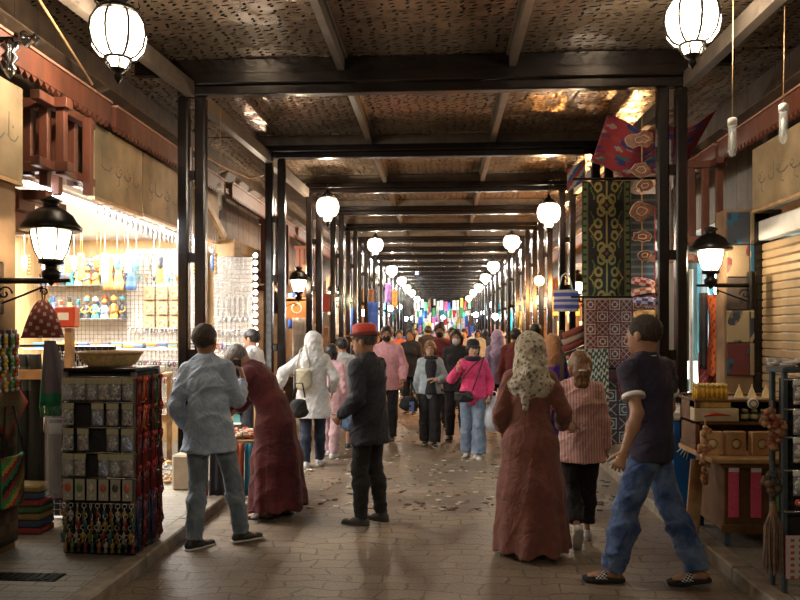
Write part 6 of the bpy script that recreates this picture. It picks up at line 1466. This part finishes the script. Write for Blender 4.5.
# 12 man in the navy polo shirt
def polo_trim(F,root,sc,res):
    for sd in (-1,1): rimband(F,root,sc,None,sd,.61,WHITEP,.0735)
    n=F.neck; m=MB(); 
    L=[cone(n-F.up*.035,n+F.up*.036,.086,.074,k=.01,cap=1)]
    part(root,'collar',WHITEP,solve(L+[cone(n,n+F.up*.1,.057,.057,sub=True,k=.004)],.006),sc)
    a,e=F.sh[-1],F.elb[-1]; m=MB(); d=(e-a).normalized(); fw=(F.fw-d*F.fw.dot(d)).normalized(); sd_=d.cross(fw); m.sheet(lambda u,v:(a+(e-a)*(.22+.34*v)+(fw*math.cos((u-.5)*2.3+.25)+sd_*math.sin((u-.5)*2.3+.25))*.0745)*sc,14,6,.004); m.build('red_sleeve_panel',mat('red_panel',(.45,.025,.02),.8,0,.1,60,.1),root)
F=Fig(build=.97,pel=(0,-.02,-.01),twist=-38,lean=3,hyaw=-20,hpitch=-2,la=(-.08,.21,.075),ra=(.08,-.31,.08),lfy=22,rfy=22,rfp=6,lh=(-.30,.10,.90),leh=(-.3,-1,0),rh=(.26,-.02,.90),lc=38,rc=35,lkh=(0,1,0),rkh=(0,1,0))
person((1.37,4.93,0),68,1.80,'man in a navy polo shirt, washed jeans and patterned sandals striding left',F,'tan',face=True,wear=[trousers(jbright,.020,flare=.022,wr=.016),top(cloth('navy_polo_cloth',(.026,.020,.045)),'polo_shirt',sl=.62,o=.018,o2=.024,hem=-.10,hw=-.004,wr=.009),polo_trim,hair('short',o=.004),shoes(SH,kind='sandal')],cres=.009,bres=.009)
# 13 people behind in the middle
def mid(u,Y,hd,h,label,top_c,leg_c,fem=False,hairc='black',extra=(),skin='tan',sl=1.95,hm=True,pose=None,face=True,res=.015):
    nm=label.split()[0:6]; k='cloth_'+'_'.join(str(int(c*100)) for c in top_c); k2='cloth_'+'_'.join(str(int(c*100)) for c in leg_c)
    P=dict(la=(-.09,.14*math.sin(u),.075),ra=(.09,-.14*math.sin(u),.085)); P.update(pose or {})
    F=Fig(fem=fem,**P); w=[trousers(cloth(k2,leg_c),.02),top(cloth(k,top_c),sl=sl,o=.03,o2=.03,hem=-.15)]
    if hm: w.append(hair(hairc,long=.08 if fem else 0))
    w+=list(extra)+[shoes(SH,SOLE,kind='flat')]
    return person((XU(u,Y),Y,0),hd,h,label,F,skin,wear=w,cres=res,bres=res,hres=res,detail=False,face=face)
mid(440,12.6,178,1.80,'tall man in a dark red T-shirt and face mask behind the woman in pale blue',(.15,.02,.022),(.02,.02,.03),sl=.85,extra=[mask(GB)])
mid(457,11.2,170,1.70,'person all in black walking just behind the woman in the pink sweater',(.012,.012,.014),(.012,.012,.013),fem=True,extra=[mask(cloth('white_mask_cloth',(.6,.58,.6)))])
mid(411,14.5,165,1.72,'person in black among the crowd left of the woman in pale blue',(.013,.012,.013),(.02,.02,.02),fem=True)
mid(399,18.5,185,1.70,'person in an orange-red top behind the man in the pink shirt',(.45,.10,.04),(.03,.03,.04),skin='brown')
mid(452,15.5,185,1.74,'man in an orange shirt in the crowd behind the dark red T-shirt',(.50,.12,.04),(.02,.02,.03))
mid(464,18,180,1.72,'man in a grey shirt in the crowd above the woman in pink',(.25,.25,.27),(.03,.04,.07))
mid(428,19,0,1.80,'tall man in dark clothes far back in the crowd centre',(.03,.02,.02),(.02,.02,.02),face=False)
mid(498,13,10,1.68,'woman in a lilac headscarf walking away beside the man in dark red',(.20,.16,.26),(.03,.03,.05),fem=True,hm=False,extra=[hijab(cloth('lilac_cloth',(.36,.28,.42)),o=.022)],face=False)
mid(516,11.6,-12,1.72,'man in a dark red shirt walking away left of the flowered headscarf',(.14,.018,.016),(.03,.03,.04),face=False,skin='brown')
mid(536,12.4,5,1.80,'man in purple behind the woman in the terracotta dress',(.10,.05,.38),(.02,.02,.03),face=False)
mid(553,10.7,20,1.62,'woman in violet and an ochre headscarf behind the terracotta dress',(.10,.03,.38),(.06,.02,.2),fem=True,hm=False,extra=[hijab(cloth('ochre_cloth',(.45,.22,.10)),o=.022)],face=False)
mid(478,22,175,1.7,'person in a cream top far back right of centre',(.45,.40,.33),(.05,.06,.10),fem=True)
mid(377,15.5,180,1.66,'person in maroon behind the masked man, by the left posts',(.13,.02,.03),(.02,.02,.02),fem=True)
mid(363,13.2,150,1.68,'person in black by the left stalls behind the red hat',(.015,.015,.018),(.02,.02,.02),skin='brown')
mid(254,9.55,80,1.70,'shop assistant in a white shirt by the stone wall at left',(.55,.56,.58),(.03,.03,.04),sl=.85,face=False)
rr=random.Random(5); TOPS=[('maroon',(.15,.02,.03)),('black',(.015,.015,.02)),('grey',(.25,.25,.26)),('orange',(.4,.12,.05)),('white',(.5,.5,.5)),('navy',(.03,.05,.15)),('tan',(.35,.24,.14)),('green',(.05,.2,.1))]
pos=['left of centre','right of centre','near the left stalls','near the right stalls','in the middle']
protoF=[]
for i in range(26):
    y=20+i*1.35; x=(-1.5,-.6,.3,1.2,-1.0,.75,0)[i%7]+.25*math.sin(i*7); n,c=TOPS[(i*3)%8]; fem=i%3==0
    F=Fig(fem=fem,la=(-.09,.12*math.sin(i*2),.075),ra=(.09,-.12*math.sin(i*2),.08)); far=i%2
    k='cloth_'+'_'.join(str(int(q*100)) for q in c)
    w=[trousers(GB if i%2 else jeans,.02),top(cloth(k,c),sl=1.95 if i%3 else .9,o=.03,o2=.03)]+([hijab(cloth('hijab_cloth_%d'%(i%4),((.5,.45,.4),(.1,.1,.2),(.4,.15,.2),(.5,.5,.5))[i%4]),o=.024)] if fem and i%2==0 else [hair('black',long=.06 if fem else 0)])
    person((x,y,0),(180 if i%3 else 5)+10*math.sin(i),1.62+.035*(i%5),'distant '+('woman' if fem else 'man')+' in a '+n+' top in the far crowd',F,('tan','brown')[i%2],wear=w,cres=.028,bres=.025,hres=.02,detail=False,face=False,group='distant '+('women' if fem else 'men')+' in '+n+' tops')
# ------------------------------------------------------------------ lamps and exposure
def setglow(name,st):
    m=_mc[name]
    for n in m.node_tree.nodes:
        if n.type=='MATH' and n.operation=='MULTIPLY': n.inputs[1].default_value=st
setglow('warm_lantern_glass',7.); setglow('fluorescent_tube_light',75.); setglow('white_bulb_light',14.); setglow('cool_door_light',12.); setglow('poster_light',2.4)
def light(kind,name,loc,e,c,size=.2,rot=None,sy=None):
    l=bpy.data.lights.new(name,kind); l.energy=e; l.color=c
    if kind=='AREA':
        l.size=size
        if sy: l.shape='RECTANGLE'; l.size_y=sy
    else: l.shadow_soft_size=size
    o=link(name,l); o.location=loc
    if rot: o.rotation_euler=rot
    return o
WARM=(1,.76,.48); 
# lamps inside the shops
light('AREA','shop_ceiling_lamp',(-4.6,7.8,2.97),380,(1,.96,.90),2.0,(0,0,0),3.6)
light('AREA','shop_ceiling_lamp',(4.2,9.2,2.9),80,(.65,.9,1),1.2,(0,0,0),1.0)
for i,y in enumerate((13.5,16.8,20.2,23.6,27,31,35,39,44,49,54)):
    for s in (-1,1):
        c=(1,.55,.22) if (s>0 and i in (0,1,2)) else ((1,.8,.6) if i<4 else (.9,.95,1))
        light('POINT','stall_lamp',(s*3.5,y+.3*s,2.75),(230,260,260,300,450,600,800,1000,1300,1600,1800)[i]*(1.2 if s>0 and i==1 else 1),c,.15)
for x,y in ((-2.0,-1.2),(1.9,-1.0)): light('POINT','unseen_fill_light',(x,y,3.85),110,(1,.83,.6),.2)  # unseen fill added behind the camera to lift the foreground
for x,y,z,lb in lant: light('POINT','lantern_bulb',(x,y,z),210 if y<24 else 280,(1,.85,.66),.06)
for x,y,z,e_ in ((-2.775,4.95,2.30,26),(2.70,7.45,2.40,45),(-2.55,12.6,2.49,50),(-2.5,16.5,2.49,50),(2.5,13.6,2.49,60),(2.5,19,2.49,60),(-2.5,22,2.49,50)): light('POINT','wall_lamp_bulb',(x,y,z),e_,(1,.80,.55),.03)
light('POINT','orange_stall_lamp',(2.55,14.4,2.7),260,(1,.42,.12),.1); light('POINT','orange_stall_lamp',(2.5,17.2,2.4),200,(1,.5,.18),.1)
# bare bulbs seen down the lane
for i,(x,y,z,c,e,lb) in enumerate(((1.93,14.6,2.69,(1,.42,.10),60,'bare orange lamp glowing on the right shops beyond the rugs'),(-2.3,21,2.2,(1,.9,.8),6,'white bulb on the left shops behind the red hat'),(1.95,27,2.2,(.8,.95,1),14,'white bulb low on the far right shops'),(.0,40,2.4,(.85,.95,1),40,'bright white bulb hanging at the far end of the lane'),(-1.2,33,4.3,(.6,.7,1),20,'bluish bulb under the far roof left of centre'),(1.5,33,2.4,(.9,.97,1),25,'cool white lamp over the far right stalls'),(2.2,16.5,2.35,(1,.6,.25),16,'amber bulb over the right stalls beyond the rugs'),(-3.0,13.3,2.25,(.9,.97,1),22,'cool white lamp on the left shopfront behind the second posts'))):
    g=glow('bulb_glass_%d'%i,c,30. if e>12 else 14.); r=empty('bare_bulb',(x,y,z),0,lb,'bulb'); m=MB(); m.ball((0,0,0),.10 if i==0 else .07 if y<20 else .12,12,8); m.build('glass',g,r); m=MB(); m.lathe([(.03,.06),(.03,.13),(.0,.14)],n=10); m.tube([(0,0,.13),(0,0,.5)],.006,5); m.build('socket',IRON,r)
for i in range(8):  # extra bulbs added to brighten the hazy far end
    x=(-2.2,2.2)[i%2]; y=30+i*3.2; g=glow('bulb_glass_far',(.9,.97,1),22.); r=empty('bare_bulb',(x,y,2.6+.3*math.sin(i)),0,'small cool bulb added over the far stalls on the '+('left','right')[i%2],'bulb','cool bulbs over the far stalls, '+('left','right')[i%2]); m=MB(); m.ball((0,0,0),.13,10,7); m.build('glass',g,r)
w=bpy.data.worlds.new('night'); SC.world=w; w.use_nodes=True; bg=w.node_tree.nodes['Background']; bg.inputs[0].default_value=(.55,.42,.3,1); bg.inputs[1].default_value=.01
vs=SC.view_settings; vs.view_transform='Standard'; vs.look='None'; vs.gamma=1; vs.exposure=.3; vs.use_curve_mapping=False
SC.cycles.use_denoising=True; SC.cycles.sample_clamp_indirect=4.; SC.cycles.max_bounces=6; SC.cycles.use_light_tree=True
SC.cycles.transparent_max_bounces=12
